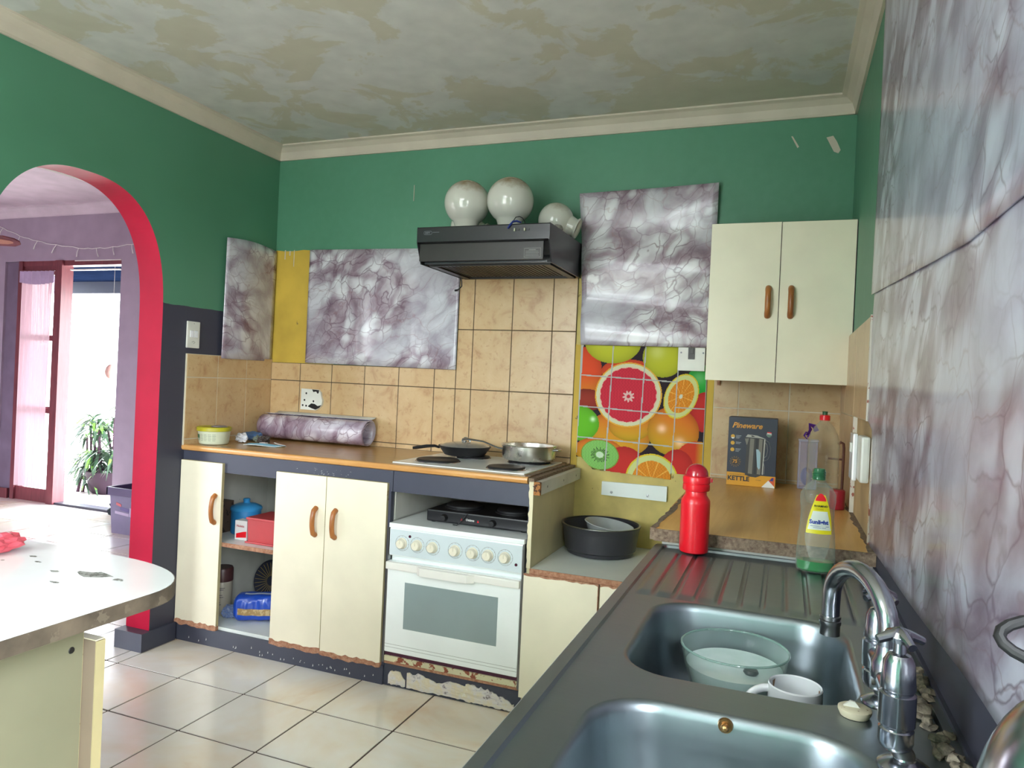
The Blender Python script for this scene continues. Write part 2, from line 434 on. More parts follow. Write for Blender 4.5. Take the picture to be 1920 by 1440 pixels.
# back wall: green paint, yellow undercoat where the cladding is off
wb = MB(); wb.box(-.14, XW + .14, 0, .14, 0, 2.6)
wb_o = struct(wb, 'wall_back', M['green'])
ye = MB(); ye.box(.001, .40, -.0015, .001, 1.30, 1.925)
ye.box(1.706, 2.34, -.0015, .001, .3, 1.47); ye.box(1.706, 1.775, -.0015, .001, 1.47, 1.78)
ys = struct(ye, 'trim_1', [M['yellow_pale']]); 
yb = MB(); yb.prism([(.004, 1.318), (.24, 1.318), (.24, 1.925), (.18, 1.929), (.10, 1.920), (.004, 1.93)], 'y', -.003, -.0016)
struct(yb, 'trim_2', [M['yellow']])
dr = MB()      # pale drips and scuffs on the green paint
for x, z0, z1, w in ((.835, 2.16, 2.24, .003), (.12, 1.84, 1.93, .004), (.06, 1.88, 1.93, .006), (.09, 1.90, 1.925, .008)):
    dr.box(x, x + w, -.0035, .001, z0, z1)
dr.prism([(2.735, 2.33), (2.76, 2.335), (2.775, 2.31), (2.79, 2.275), (2.782, 2.262), (2.765, 2.27), (2.75, 2.30)], 'y', -.002, .001)
dr.prism([(2.60, 2.345), (2.606, 2.345), (2.632, 2.30), (2.626, 2.295)], 'y', -.002, .001)
struct(dr, 'trim_3', [M['cornice']])

# left wall with the arch
def arch_pts(inset=0.0):
    h = .395 - inset; yc = -1.135; zs = 1.50
    pts = [(yc + h, 0)]
    for k in range(0, 65):
        a = PI * k / 64; ca, sa = math.cos(a), math.sin(a)
        e = .80
        pts.append((yc + h * math.copysign(abs(ca) ** e, ca), zs + (.535 - inset) * sa ** e))
    pts.append((yc - h, 0)); return pts
ap = arch_pts()
wl = MB()
def wall_ring(mb, x, flip):
    # quads from the arch outline out to the wall rectangle
    top = 2.66
    vs = [(x, y, z) for y, z in ap]; outer = []
    n = len(ap)
    for i, (y, z) in enumerate(ap):
        if i == 0: outer.append((x, 0.0, 0.0))
        elif i == n - 1: outer.append((x, YF, 0.0))
        else:
            a = PI * (i - 1) / (n - 3)
            if a < .6: outer.append((x, 0.0, z + (top - z) * min(1, a / .6) ** 1.0))
            elif a > PI - .6: outer.append((x, YF, z + (top - z) * min(1, (PI - a) / .6)))
            else: outer.append((x, 0.0 + (YF) * (a - .6) / (PI - 1.2), top))
    mb.add(vs + outer, [(i, i + 1, n + i + 1, n + i) for i in range(n - 1)], 0)
wall_ring(wl, 0.0, False); wall_ring(wl, -.14, True)
wl.box(-.14, 0, 0, LYB + .12, 0, 2.66)
n = len(ap)
wl.add([(0, y, z) for y, z in ap] + [(-.14, y, z) for y, z in ap], [(i, i + 1, n + i + 1, n + i) for i in range(n - 1)], 1, False)
t = NT('left_wall_paint')      # green above a brushed line at 1.55 m, navy below
sp = t.n('SeparateXYZ'); t.l(t.tc.outputs['Object'], sp.inputs[0])
nz = t.noise(14, 3)
zz = t.math('ADD', sp.outputs[2], t.math('MULTIPLY', nz.outputs[0], .012))
n1 = t.noise(1.3, 3)
gr = t.ramp(n1.outputs[0], [(.3, rgb('#4a7f63')), (.7, rgb('#548c71'))])
inr = t.math('LESS_THAN', sp.outputs[0], -.135)
col = t.mix(t.math('GREATER_THAN', zz, 1.564), rgb('#3a3b4a'), gr)
col = t.mix(inr, col, rgb('#9d8da0'))
t.set(color=col, rough=.5); t.bump(nz.outputs[0], .1, .003)
struct(wl, 'wall_left', [t.m, M['red_paint']])
bd = MB(); bd.prism([(-.15, -.79), (.012, -.79), (.012, -.60), (0, -.60), (0, -.735), (-.15, -.735)], 'z', 0, .082)
struct(bd, 'baseboard_left', [M['navy']])

# right wall, with an unseen window added for light at the camera end
wr = MB()
for a in ((-2.90, 0, 0, 2.6), (YF - .14, -4.32, 0, 2.6), (-4.32, -2.90, 0, 1.05), (-4.32, -2.90, 2.18, 2.6)): wr.box(XW, XW + .14, a[0], a[1], a[2], a[3])
struct(wr, 'wall_right', [M['green']])
nv = MB(); nv.box(XW - .002, XW + .001, YF, -1.13, .55, 1.0)
struct(nv, 'trim_4', [M['navy_clean']])
pl = MB(); pl.box(XW - .003, XW + .001, -1.15, -.60, .9, 1.22)
struct(pl, 'trim_5', [M['plaster']])

# wall behind the camera with a high window and an added yard door
wf = MB()
for a in ((-.14, .14, 0, 2.6), (1.46, 1.85, 0, 2.12), (.14, .55, 2.05, 2.6), (1.10, 1.46, 2.05, 2.12), (1.85, XW, 0, 2.6), (.55, 1.85, 2.30, 2.6), (.55, 1.10, 2.05, 2.12)): wf.box(a[0], a[1], YF - .14, YF, a[2], a[3])
struct(wf, 'wall_front', [M['green']])
win = MB()
win.box(.55, 1.85, YF - .09, YF - .04, 2.28, 2.30); win.box(.55, 1.85, YF - .09, YF - .04, 2.12, 2.14); win.box(.14, 1.46, YF - .14, YF, 2.01, 2.05)
for x in (.55, 1.20, 1.83): win.box(x, x + .02, YF - .09, YF - .04, 2.12, 2.3)
for x in (.14, .78, 1.42): win.box(x, x + .04, YF - .09, YF - .02, 0, 2.05)  # frame of the yard door added for light
wo = struct(win, 'window_1', [M['white_plastic']])
struct(bx(.57, 1.83, YF - .067, YF - .063, 2.14, 2.28), 'pane', [M['pane']], wo)
w3 = MB()
for z in (1.05, 2.14): w3.box(XW + .05, XW + .09, -4.32, -2.90, z, z + .04)
for y in (-4.32, -3.63, -2.94): w3.box(XW + .05, XW + .09, y, y + .04, 1.05, 2.18)
struct(w3, 'added_window_3', [M['white_plastic']])  # unseen window, added to brighten the left wall, table and floor

# ceilings and cornices
ce = MB(); ce.box(-.001, XW + .1, YF - .1, .1, ZCEIL, ZCEIL + .1); struct(ce, 'ceiling', [M['ceiling']])
def cornice(prof_axis, a, b, wallpos, sgn, ztop, drop, depth, name, mat):
    # a coved strip: profile in (distance from wall, z)
    P = [(0, ztop), (depth, ztop), (depth, ztop - .008), (depth * .72, ztop - .014), (depth * .35, ztop - drop * .45), (.010, ztop - drop * .86), (.010, ztop - drop), (0, ztop - drop)]
    P = [(wallpos + sgn * p, z) for p, z in P]
    mb = MB(); mb.prism(P, prof_axis, a, b); return struct(mb, name, [mat])
cornice('x', 0, XW, 0, -1, ZCEIL + .001, .0715, .062, 'trim_6', M['cornice'])
cornice('y', YF, 0, 0, 1, ZCEIL + .001, .0715, .062, 'trim_7', M['cornice'])
cornice('y', YF, 0, XW, -1, ZCEIL + .001, .0715, .062, 'trim_8', M['cornice'])
cornice('x', 0, XW, YF, 1, ZCEIL + .001, .0715, .062, 'trim_9', M['cornice'])

# fluorescent batten on the ceiling behind the camera: its reflection shows in the lamp globes
fbt = thing('fluorescent_light', 'long white fluorescent batten fixed to the kitchen ceiling', 'ceiling light', (1.2, -3.55, ZCEIL))
bx(.58, 1.82, -3.585, -3.515, ZCEIL - .045, ZCEIL - .0005, .004).build('housing', [M['white_plastic']], fbt)
t = NT('lit_tube'); t.set(color=rgb('#ffffff'), emit=rgb('#f4f8ff'), emits=34.0)
mb = MB(); mb.tube([(.60, -3.55, ZCEIL - .075), (1.80, -3.55, ZCEIL - .075)], .016, 14); mb.build('tube', [t.m], fbt)
for x in (.60, 1.80): bx(x - .012, x + .012, -3.565, -3.535, ZCEIL - .09, ZCEIL - .044).build('tube_holder', [M['white_plastic']], fbt)

# the lounge beyond the arch
cl = MB(); cl.box(LX0 - .1, -.002, YF - .1, LYB + .14, LZ, LZ + .1); struct(cl, 'ceiling', [M['lounge_ceiling']])
wd = MB()
for a in ((LX0 - .1, -4.15, 0, LZ), (-2.70, -.14, 0, LZ), (-4.15, -2.70, 2.165, LZ)): wd.box(a[0], a[1], LYB, LYB + .12, a[2], a[3])
struct(wd, 'wall_far', [M['purple']])
struct(bx(LX0 - .1, LX0, YF, LYB, 0, LZ), 'wall_far_left', [M['purple']])
wv = MB()
for a in ((LX0 - .1, -4.6, 0, LZ), (-2.6, -.14, 0, LZ), (-4.6, -2.6, 0, .55), (-4.6, -2.6, 2.25, LZ)): wv.box(a[0], a[1], YF - .14, YF, a[2], a[3])
struct(wv, 'wall_far_front', [M['purple']])
wm = MB()
for z in (.55, 2.2): wm.box(-4.6, -2.6, YF - .09, YF - .04, z, z + .05)
for x in (-4.6, -3.62, -2.65): wm.box(x, x + .05, YF - .09, YF - .04, .55, 2.25)
struct(wm, 'unseen_window_2', [M['white_plastic']])  # unseen window, sized to brighten the lounge
cornice('x', LX0, -.14, LYB, -1, LZ + .001, .09, .07, 'trim_10', M['lounge_ceiling'])
struct(bx(LX0, -3.98, LYB - .018, LYB, 0, .09), 'baseboard_far', [M['dark_red_wood']])
# rail above the arch on the lounge side
rl = MB(); rl.box(-.22, -.145, -1.75, -.55, 2.06, 2.11); rl.box(-.222, -.144, -1.75, -.55, 2.05, 2.06, mi=1)
struct(rl, 'trim_11', [M['black'], M['print_white']])

# glazed door leaf with a lace panel, in the door wall
dw = MB()
y0, y1 = LYB + .01, LYB + .05
dw.box(-3.955, -3.905, LYB - .01, LYB + .09, 0, 2.165); dw.box(-3.47, -3.385, LYB - .02, LYB + .09, 0, 2.165)
dw.box(-3.955, -2.70, LYB, LYB + .09, 2.12, 2.165)
dw.box(-3.905, -3.47, y0, y1, .0, .12); dw.box(-3.905, -3.47, y0, y1, .80, .86); dw.box(-3.905, -3.47, y0, y1, 1.45, 1.50); dw.box(-3.905, -3.47, y0, y1, 2.04, 2.12)
do = struct(dw, 'door_1', [M['dark_red_wood']])
struct(bx(-3.905, -3.47, y0 + .018, y0 + .022, .12, 2.04), 'pane', [M['pane']], do)
struct(bx(-4.15, -3.955, LYB + .02, LYB + .06, 0, 2.165), 'side_panel', [plain('grey_purple_board', '#6f6076', .6)], do)
mr = MB(); mr.box(-3.3, -2.70, LYB - .01, LYB + .02, 2.075, 2.085); mr.box(-3.25, -2.70, LYB - .006, LYB, 2.155, 2.163)
struct(mr, 'rail', [M['print_white']], do)
struct(bx(-3.39, -2.70, LYB, LYB + .1, 0.0, .018), 'threshold', [plain('threshold_metal', '#3c3a48', .4)], do)

# porch beyond the door
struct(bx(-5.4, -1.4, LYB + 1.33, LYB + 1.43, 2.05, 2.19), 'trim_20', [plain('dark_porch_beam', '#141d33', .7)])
struct(bx(-9, 1.5, LYB + .13, 9.0, -.12, -.02), 'floor', [plain('pale_concrete', '#c9c4bb', .8)])
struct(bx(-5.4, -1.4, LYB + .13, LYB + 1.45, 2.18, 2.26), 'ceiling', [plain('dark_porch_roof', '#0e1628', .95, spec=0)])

# ------------------------------------------------------------------ wall tiles (each panel one mesh: grout bed + tiles)
def tile_panel(name, plane, pos, sgn, u0, u1, v0, v1, uj, vj, grout, mat=None, th=.010, skip=(), gap=.0022):
    """tiles between the joint lines uj x vj, on the plane plane=pos, standing out by th in direction sgn"""
    mb = MB(); 
    def B(a, b, c, d, t0, t1, mi, bev=0):
        p0, p1 = pos + sgn * t0, pos + sgn * t1
        if plane == 'y': mb.box(a, b, p0, p1, c, d, bev, mi)
        else: mb.box(p0, p1, a, b, c, d, bev, mi)
    B(u0, u1, v0, v1, 0.0, th - .0018, 0)
    us = [u0] + [j for j in uj if u0 + .004 < j < u1 - .004] + [u1]; vs = [v0] + [j for j in vj if v0 + .004 < j < v1 - .004] + [v1]
    for a, b in zip(us[:-1], us[1:]):
        for c, d in zip(vs[:-1], vs[1:]):
            B(a + gap, b - gap, c + gap, d - gap, th - .004, th, 1, .0012)
    o = struct(mb, name, [grout, mat or M['tile']]); return o
RZ = [.937, 1.2274, 1.5175, 1.8076]
UJ = [.2 * i for i in range(1, 15)]
tile_panel('trim_12', 'y', 0, -1, .010, 1.117, .905, 1.322, UJ, RZ, M['grout_dark'])
tile_panel('trim_13', 'y', 0, -1, 1.117, 1.716, .905, 1.80, [1.2, 1.4, 1.6], RZ, M['grout_dark'])
tile_panel('trim_14', 'x', 0, 1, -.598, 0, .905, 1.338, [-.4, -.2], RZ, M['grout_white'])
tile_panel('trim_15', 'y', 0, -1, 2.338, XW, .906, 1.34, [2.44, 2.64], [.92, 1.205], M['grout_white'])
tile_panel('trim_16', 'x', XW, -1, -1.03, -.01, 1.213, 1.50, [-.62, -.24], [], M['grout_white'], th=.014)
tile_panel('trim_17', 'x', XW, -1, -.63, -.01, .906, 1.213, [-.24], [], M['grout_white'], th=.012)
# raw white edges of the broken tiling
eg = MB()
def ragged(mb, x0, x1, y, z0, z1, w, seed, n=14, ax='y'):
    rnd = random.Random(seed); zs = [z0 + (z1 - z0) * i / n for i in range(n + 1)]
    L = [(y - w / 2 - rnd.uniform(0, w * .5), z) for z in zs]; R_ = [(y + w / 2 + rnd.uniform(0, w * .3), z) for z in zs[::-1]]
    mb.prism(L + R_, 'x', x0, x1)
ragged(eg, XW - .015, XW, -.638, .906, 1.213, .010, 3); ragged(eg, XW - .0165, XW, -1.036, 1.213, 1.50, .012, 4)
ragged(eg, XW - .012, XW, -1.155, .906, 1.213, .016, 5)
struct(eg, 'trim_18', [plain('broken_white_tile_edge', '#d8d2c6', .7, spots='#a05a4a', spot_at=.6, spot_scale=35)])
# yellow bare strips either side of the fruit tiles
ev = MB(); ragged2 = [(1.716, .90), (1.745, .90), (1.742, 1.1), (1.746, 1.3), (1.743, 1.456), (1.716, 1.46)]
ev.prism(ragged2, 'y', -.006, 0); ev.prism([(2.306, .90), (2.338, .90), (2.336, 1.2), (2.338, 1.34), (2.312, 1.34), (2.308, 1.1)], 'y', -.006, 0)
struct(ev, 'trim_19', [M['yellow']])

# ------------------------------------------------------------------ loose marble-print cladding sheets
def sheet(name, fn, nu, nv, label, th=.0025, mat='marble', group=None):
    mb = MB().grid(nu, nv, fn); o = mb.build(name, [M[mat]], solid=th)
    return tag(o, label, 'wall sheet', 'marble-print sheets stuck on the walls')
def sh_left(a, b):
    y = -.387 + .375 * a; z = 1.325 + b * (.598 - .02 * (1 - a) * 0) ; z += .012 * math.sin(a * PI) * b
    return (.014 + .006 * math.sin(a * 5) + .006 * b, y, z)
sheet('marble_sheet', sh_left, 16, 16, 'small marble-print sheet on the left wall between the arch and the corner')
def sh_mid(a, b):
    x = .234 + .885 * a; zt = 1.925 - .01 * a - (.10 * max(0, (a - .88) / .12)); z = 1.320 + (zt - 1.320) * b + .006 * (1 - b) * (1 - a)
    return (x - .006 * b * 0, -.016 - .010 * abs(math.sin(a * 9)) * (.4 + .6 * (1 - b)) * .7, z)
sheet('marble_sheet', sh_mid, 60, 12, 'wide marble-print sheet on the back wall left of the cooker hood')
def sh_right(a, b):
    xl = 1.744 - .016 * min(1, b / .66) - .022 * max(0, (b - .66) / .34); x = xl + (2.316 + .006 * b - xl) * a; z = 1.458 + b * (.69 + .012 * a)
    out = .016 + .030 * math.exp(-((b - .02) / .05) ** 2) * 0 + .012 * math.sin(b * 14 + a) * (1 - b) + .035 * max(0, b - .75) * 4 * max(0, a - .6)
    return (x, -out - .006, z)
sheet('marble_sheet', sh_right, 24, 40, 'tall marble-print sheet between the cooker hood and the wall cupboard')
def sh_lower(a, b):
    y = -1.155 + (YF + 1.155) * a if b < .55 else -1.155 + (YF + 1.155) * a
    far = -1.15 + (.11 if b > .45 else .11 * 0)
    y = far + (-2.88 - far) * a
    z0 = .905 + .05 * min(1, a * 1.6); z = z0 + (1.572 - .075 * min(1, a * 1.55) - z0) * b
    return (XW - .0095 - .0018 * math.sin(y * 6 + b * 3) - .0008 * math.sin(b * 17), y, z)
sheet('marble_sheet', sh_lower, 80, 30, 'glossy marble-print sheet behind the taps, lower one on the right wall', mat='marble_wall')
def sh_upper(a, b):
    y = -1.03 + (-2.88 + 1.03) * a; z0 = 1.555 - .075 * min(1, a * 1.68); z = z0 + (2.412 - z0) * b
    return (XW - .0148 - .0010 * math.sin(y * 4 + b * 5), y, min(z, 2.412))
sheet('marble_sheet', sh_upper, 60, 30, 'glossy marble-print sheet reaching the ceiling, upper one on the right wall', mat='marble_wall')

# fruit picture printed across wall tiles, worked out point by point
FR = [  # (cx, cy, rx, ry, angle, kind) in units of the panel crop, painted in this order
    (130, 420, 175, 250, 0, 'orangered'), (160, 700, 190, 110, 0, 'darkred'), (560, 400, 260, 120, 0, 'orangered'), (400, 120, 275, 205, 0, 'yellow'),
    (890, 250, 195, 195, 0, 'yellow'), (500, 1020, 300, 210, .2, 'orange'), (600, 930, 210, 150, 0, 'orange'), (100, 940, 200, 175, 0, 'lime'),
    (1280, 480, 170, 165, 0, 'green'), (1290, 760, 130, 190, 0, 'redfr'), (1010, 960, 240, 235, .4, 'orange2'), (1240, 1240, 200, 200, 0, 'redyellow'),
    (300, 1200, 240, 130, 0, 'orange'), (560, 1330, 200, 190, 0, 'redfr'), (1060, 1300, 150, 170, 0, 'redfr'),
    (570, 630, 325, 318, -.5, 'grape'), (1070, 620, 150, 225, .35, 'slice'), (830, 1450, 250, 260, 0, 'slice2'), (320, 1240, 190, 150, .1, 'kiwi')]
def fruit_col(X, Y):
    base = np.array([.022, .012, .018]); col = base.copy()
    for cx, cy, rx, ry, an, kd in FR:
        dx, dy = X - cx, Y - cy; c, s = math.cos(an), math.sin(an); ux, uy = (dx * c + dy * s) / rx, (-dx * s + dy * c) / ry
        q = math.hypot(ux, uy)
        if q > 1: continue
        th = math.atan2(uy, ux); nz = .5 + .5 * math.sin(X * .21 + 1.3 * math.sin(Y * .17)) * math.sin(Y * .19)
        hl = math.exp(-((ux + .3) ** 2 + (uy + .25) ** 2) * 9)
        if kd == 'yellow': col = np.array([.50, .52, .03]) * (1 - .35 * q ** 3) + hl * .12
        elif kd == 'lime': col = np.array([.13, .46, .02]) * (1 - .3 * q ** 4) + .5 * math.exp(-((X - 235) ** 2 + (Y - 890) ** 2) / 500)
        elif kd == 'green': col = np.array([.02, .36, .04]) * (1.1 - .3 * q) + .1 * hl
        elif kd == 'orangered': col = np.array([.68, .07, .02]) * (1 - .3 * q ** 3) + np.array([.0, .15, 0]) * (uy > .1) * min(1, uy)
        elif kd == 'darkred': col = np.array([.30, .035, .02]) * (1 - .4 * q ** 2)
        elif kd == 'redfr': col = np.array([.55, .03, .025]) * (1 - .3 * q ** 3)
        elif kd == 'redyellow':
            w = min(1, max(0, (ux + .1) * 1.6)); col = np.array([.6, .05, .02]) * (1 - w) + np.array([.48, .50, .02]) * w
        elif kd in ('orange', 'orange2'):
            w = min(1, max(0, .5 + uy * .5)); col = np.array([.70, .13, .02]) * (1 - w) + np.array([.60, .38, .02]) * w
            col = col * (1 - .35 * q ** 5)
            if kd == 'orange2': col = col + .35 * math.exp(-((X - 905) ** 2 + (Y - 940) ** 2) / 1400) + .3 * math.exp(-((X - 1075) ** 2 + (Y - 1060) ** 2) / 1800)
        elif kd == 'grape':
            if q > .96: col = np.array([.72, .38, .05])
            elif q > .86: col = np.array([.62, .62, .40])
            elif q > .835 + .012 * math.sin(th * 22): col = np.array([.72, .45, .36])
            else:
                col = np.array([.56, .025, .05]) * (.85 + .25 * nz)
                rr = math.hypot(X - 575, (Y - 645)); tt = math.atan2(Y - 645, X - 575)
                if 18 < rr < 48 + 12 * math.sin(tt * 9): col = np.array([.7, .45, .42])
        elif kd in ('slice', 'slice2'):
            if q > .94: col = np.array([.66, .50, .03])
            elif q > .74: col = np.array([.58, .62, .25])
            else:
                seg = abs(math.sin(th * 5)); col = np.array([.74, .26, .02]) * (.78 + .25 * nz)
                if seg < .10 + .03 / max(q, .1): col = np.array([.80, .42, .08])
                if q < .10: col = np.array([.6, .62, .5])
        elif kd == 'kiwi':
            if q > .95: col = np.array([.20, .26, .03])
            else:
                col = np.array([.22, .50, .12]) * (1.05 - .2 * nz)
                if q < .20: col = np.array([.55, .70, .50])
                elif q < .55 and math.sin(th * 31 + q * 3) > .25 and .24 < q < .34 + .18 * abs(math.sin(th * 7)): col = np.array([.02, .02, .02])
    return col
def fruit_line(X, Y):
    """silvery joints between the printed tiles"""
    k = (Y - 150) / 1270
    if X < 1025 - 20 * k:
        for x in (408 - 32 * k, 722 - 34 * k):
            if abs(X - x) < 6: return True
        for y in (452, 765, 1075):
            if abs(Y - (y + (X - 100) * .035)) < 6: return True
    else:
        for y in (728, 1055):
            if abs(Y - y) < 5: return True
    return abs(X - (1035 - 25 * k)) < 5 or X < 108 - 25 * k or X > 1290
NU, NV = 230, 250
me = bpy.data.meshes.new('fruit_mural'); vs = []; fs = []; cols = []; lines = []
def f3(X, Y): return (1.745 + (X - 88) / 1207 * .561, 1.457 - (Y - 150) / 1280 * .580)
for j in range(NV + 1):
    for i in range(NU + 1):
        X, Y = 84 + 1211 * i / NU, 150 + 1280 * j / NV; x, z = f3(X, Y); vs.append((x, 0, z))
for j in range(NV):
    for i in range(NU):
        X, Y = 84 + 1211 * (i + .5) / NU, 150 + 1280 * (j + .5) / NV
        bottom = 1275 + max(0, X - 130) * .92 if X < 255 else (1388 + (X - 255) * .05 if X < 1008 else 1365)
        if Y > bottom: continue
        a = j * (NU + 1) + i; fs.append((a, a + NU + 1, a + NU + 2, a + 1)); ln = fruit_line(X, Y); lines.append(1 if ln else 0)
        cols.append((.42, .43, .42) if ln else fruit_col(X, Y))
mb = MB(); mb.add([(x, -.012, z) for x, _, z in vs], fs)
mo = mb.build('fruit_tile_picture', [None], fixn=False)
mo.data.materials.clear()
ca = mo.data.color_attributes.new('print', 'FLOAT_COLOR', 'CORNER'); buf = []
for c_ in cols:
    for _ in range(4): buf += [max(0, float(c_[0])), max(0, float(c_[1])), max(0, float(c_[2])), 1.0]
ca.data.foreach_set('color', buf)
t = NT('fruit_print_on_tiles'); at = t.n('Attribute', attribute_name='print')
t.set(color=at.outputs['Color'], rough=.6, spec=.15); t.bump(t.noise(30, 2).outputs[0], .05, .001)
mo.data.materials.append(t.m)
md = mo.modifiers.new('thickness', 'SOLIDIFY'); md.thickness = .010; md.offset = -1
tag(mo, 'fruit picture printed across shiny wall tiles: grapefruit, oranges, limes and a kiwi slice', 'wall picture')

# ================================================================== FITTED UNITS ALONG THE BACK WALL
YD = -.600      # door faces
def grip(parent, x, z0, z1, y, curved=True, name='handle'):
    """bowed wooden pull: two feet and a bar"""
    mb = MB(); h = z1 - z0; out = .026
    pts = []
    for k in range(13):
        s_ = k / 12; zz = z0 + .004 + (h - .008) * s_
        d = out * min(1, math.sin(PI * min(max(s_, .0), 1.0)) ** .35 * 1.0) if 0 < s_ < 1 else .0
        pts.append((x, y - d, zz))
    mb.tube(pts, [.0115] * 2 + [.0105] * 9 + [.0115] * 2, seg=12)
    return mb.build(name, [M['handle']], parent)

def door(parent, x0, x1, z0, z1, seed, hx=None, hz=(.58, .70), chip=True, y=YD, name='door'):
    mb = MB(); mb.box(x0 + .0015, x1 - .0015, y, y + .017, z0 + (.012 if chip else 0), z1, .0015, 0)
    o = mb.build(name, [M['cream']], parent)
    e = MB(); e.box(x0 + .001, x0 + .0025, y + .001, y + .0165, z0 + .015, z1 - .001); e.box(x1 - .0025, x1 - .001, y + .001, y + .0165, z0 + .015, z1 - .001)
    e.box(x0 + .002, x1 - .002, y + .001, y + .0165, z1 - .0005, z1 + .001)
    e.build('edge_strip', [M['cream_edge']], o)
    if chip:
        rnd = random.Random(seed); n = 16
        top = [(x0 + (x1 - x0) * i / n, z0 + .012 + rnd.uniform(0, .010)) for i in range(n + 1)]
        bot = [(x0 + (x1 - x0) * i / n, z0 - .006 + rnd.uniform(-.003, .007)) for i in range(n + 1)][::-1]
        c = MB(); c.prism(top + bot, 'y', y - .0012, y + .016); c.build('swollen_edge', [M['rust_chip']], o)
    if hx is not None: grip(o, hx, hz[0], hz[1], y)
    return o

# --- base cupboard, x 0..1.125
cb = thing('base_cupboard', 'cream double cupboard under the wooden worktop, one door missing so its shelves show', 'cupboard', (.56, -.3, 0))
bo = MB()
bo.box(0.001, 1.125, -.02, -.011, .08, .885)
bo.box(0.012, .028, -.58, -.02, .08, .885); bo.box(.535, .551, -.56, -.02, .08, .885); bo.box(1.105, 1.1210, -.582, -.02, .08, .885)
bo.build('carcass', [M['white_panel']], cb)
sh = MB(); sh.box(.028, .535, -.578, -.02, .462, .478); 
sh.build('shelf', [M['white_lam']], cb)
se = MB(); se.box(.028, .548, -.580, -.578, .460, .479); se.build('shelf_edge', [M['rust_chip']], cb)
bt = MB(); bt.box(.028, 1.105, -.582, -.02, .078, .094); bt.build('bottom_board', [M['white_lam']], cb)
fs_ = MB(); fs_.box(0.0, 1.1255, -.584, -.560, .799, .885); fs_.build('fascia', [M['navy']], cb)
kk = MB(); kk.box(.001, 1.1212, -.592, -.55, 0.0, .079); kk.box(0.0, .012, -.584, -.55, .06, .80); kk.box(1.1095, 1.1212, -.586, -.56, .079, .80)
kk.build('plinth', [M['navy']], cb)
door(cb, -.002 + .003, .248, .083, .842, 1, .215, (.565, .70))
door(cb, .547, .812, .078, .833, 2, .765, (.575, .70))
door(cb, .812, 1.110, .074, .833, 3, .865, (.575, .70))
# paint flecks scratched off the fascia
fk = MB(); rnd = random.Random(5)
for k in range(26):
    x = .80 + rnd.gauss(0, .05); z = .845 + rnd.uniform(-.008, .018); L = rnd.uniform(.002, .010); a = rnd.uniform(0, PI)
    fk.prism([(x, z), (x + L * math.cos(a), z + L * math.sin(a)), (x + L * math.cos(a) + .0012, z + L * math.sin(a) - .001)], 'y', -.5852, -.584)
for k in range(30):
    x = rnd.uniform(.05, 1.1); z = rnd.uniform(.004, .03); L = rnd.uniform(.003, .012)
    fk.prism([(x, z), (x + .002, z + L), (x + .004, z + L * .2)], 'y', -.5932, -.592)
fk.build('paint_chips', [M['print_white']], cb)['kind'] = 'stuff'

# --- worktop
wt = MB()
wt.box(0.0, 1.70, -.585, -.010, .886, .913, 0, 0)
wt_o = tag(wt.build('worktop', [M['worktop']]), 'long wooden laminate worktop on the cream cupboards, hob set in its right end', 'worktop')
ns = MB(); prof = [(-.584, .8855), (-.590, .886), (-.597, .890), (-.6, .897), (-.6, .905), (-.597, .911), (-.590, .9135), (-.584, .9135)]
ns.prism(prof, 'x', 0.0, 1.718, smooth=True); ns.build('nosing', [M['nose']], wt_o)
en = MB(); en.box(1.70, 1.718, -.58, -.012, .886, .912); en.build('burnt_end', [M['chipboard']], wt_o)
dm = MB(); rnd = random.Random(8)
pts = [(1.695 + rnd.uniform(-.003, .003), -.56 + i * .06) for i in range(9)]
dm.prism(pts + [(1.718, -.08), (1.718, -.56)], 'z', .912, .9142)
dm.build('burnt_strip', [M['chipboard']], wt_o); dm = MB()
dm.prism([(.070, -.545), (.10, -.552), (.15, -.548), (.168, -.553), (.15, -.560), (.11, -.562), (.085, -.556)], 'z', .912, .9139)
dm.build('burn_mark', [M['chipboard']], wt_o); dm = MB()
dm.prism([(.190, -.556), (.245, -.552), (.25, -.560), (.21, -.566)], 'z', .912, .9139)
dm.build('burn_mark', [M['chipboard']], wt_o)
ex = MB(); ex.prism([(.00, -.006), (.0, -.012), (1.7, -.012), (1.7, -.006)], 'z', .905, .9145); ex.build('back_joint', [M['grout_dark']], wt_o)

# --- side panel beside the cooker, with its batten
sp_ = thing('side_panel', 'tall cream board between the cooker and the low cupboard, its front edge peeling', 'panel', (1.727, -.3, .0))
bx(1.7268, 1.742, -.585, -.011, .0, .885).build('board', [plain('dirty_cream_board', '#c4ba94', .5, var=.08, spots='#6a4a30', spot_at=.76, spot_scale=60)], sp_)
pe = MB(); rnd = random.Random(11); n = 24
L = [(1.7265 + rnd.uniform(-.003, .003), .566 + .33 * i / n) for i in range(n + 1)]
pe.prism(L + [(1.7425, .896), (1.7425, .566)], 'y', -.592, -.586); pe.build('front_edge', [plain('peeling_cream_edge', '#d8cfae', .6, spots='#3e4150', spot_at=.66, spot_scale=40)], sp_)
ba = bx(1.742, 1.768, -.575, -.014, .846, .896, .001).build('batten', [M['white_panel']], sp_)
for y in (-.50, -.28, -.09): bx(1.7675, 1.7685, y, y + .006, .866, .874).build('screw_hole', [M['black']], ba)
bx(1.7425, 1.768, -.590, -.5755, .846, .896).build('raw_end', [plain('raw_orange_batten_end', '#a66d3a', .8, spots='#4a2e1c', spot_at=.55, spot_scale=60)], sp_)
tpn = MB(); tpn.box(1.720, 1.742, -.585, -.014, .8855, .908); tpn.build('top_strip', [M['chipboard']], sp_)

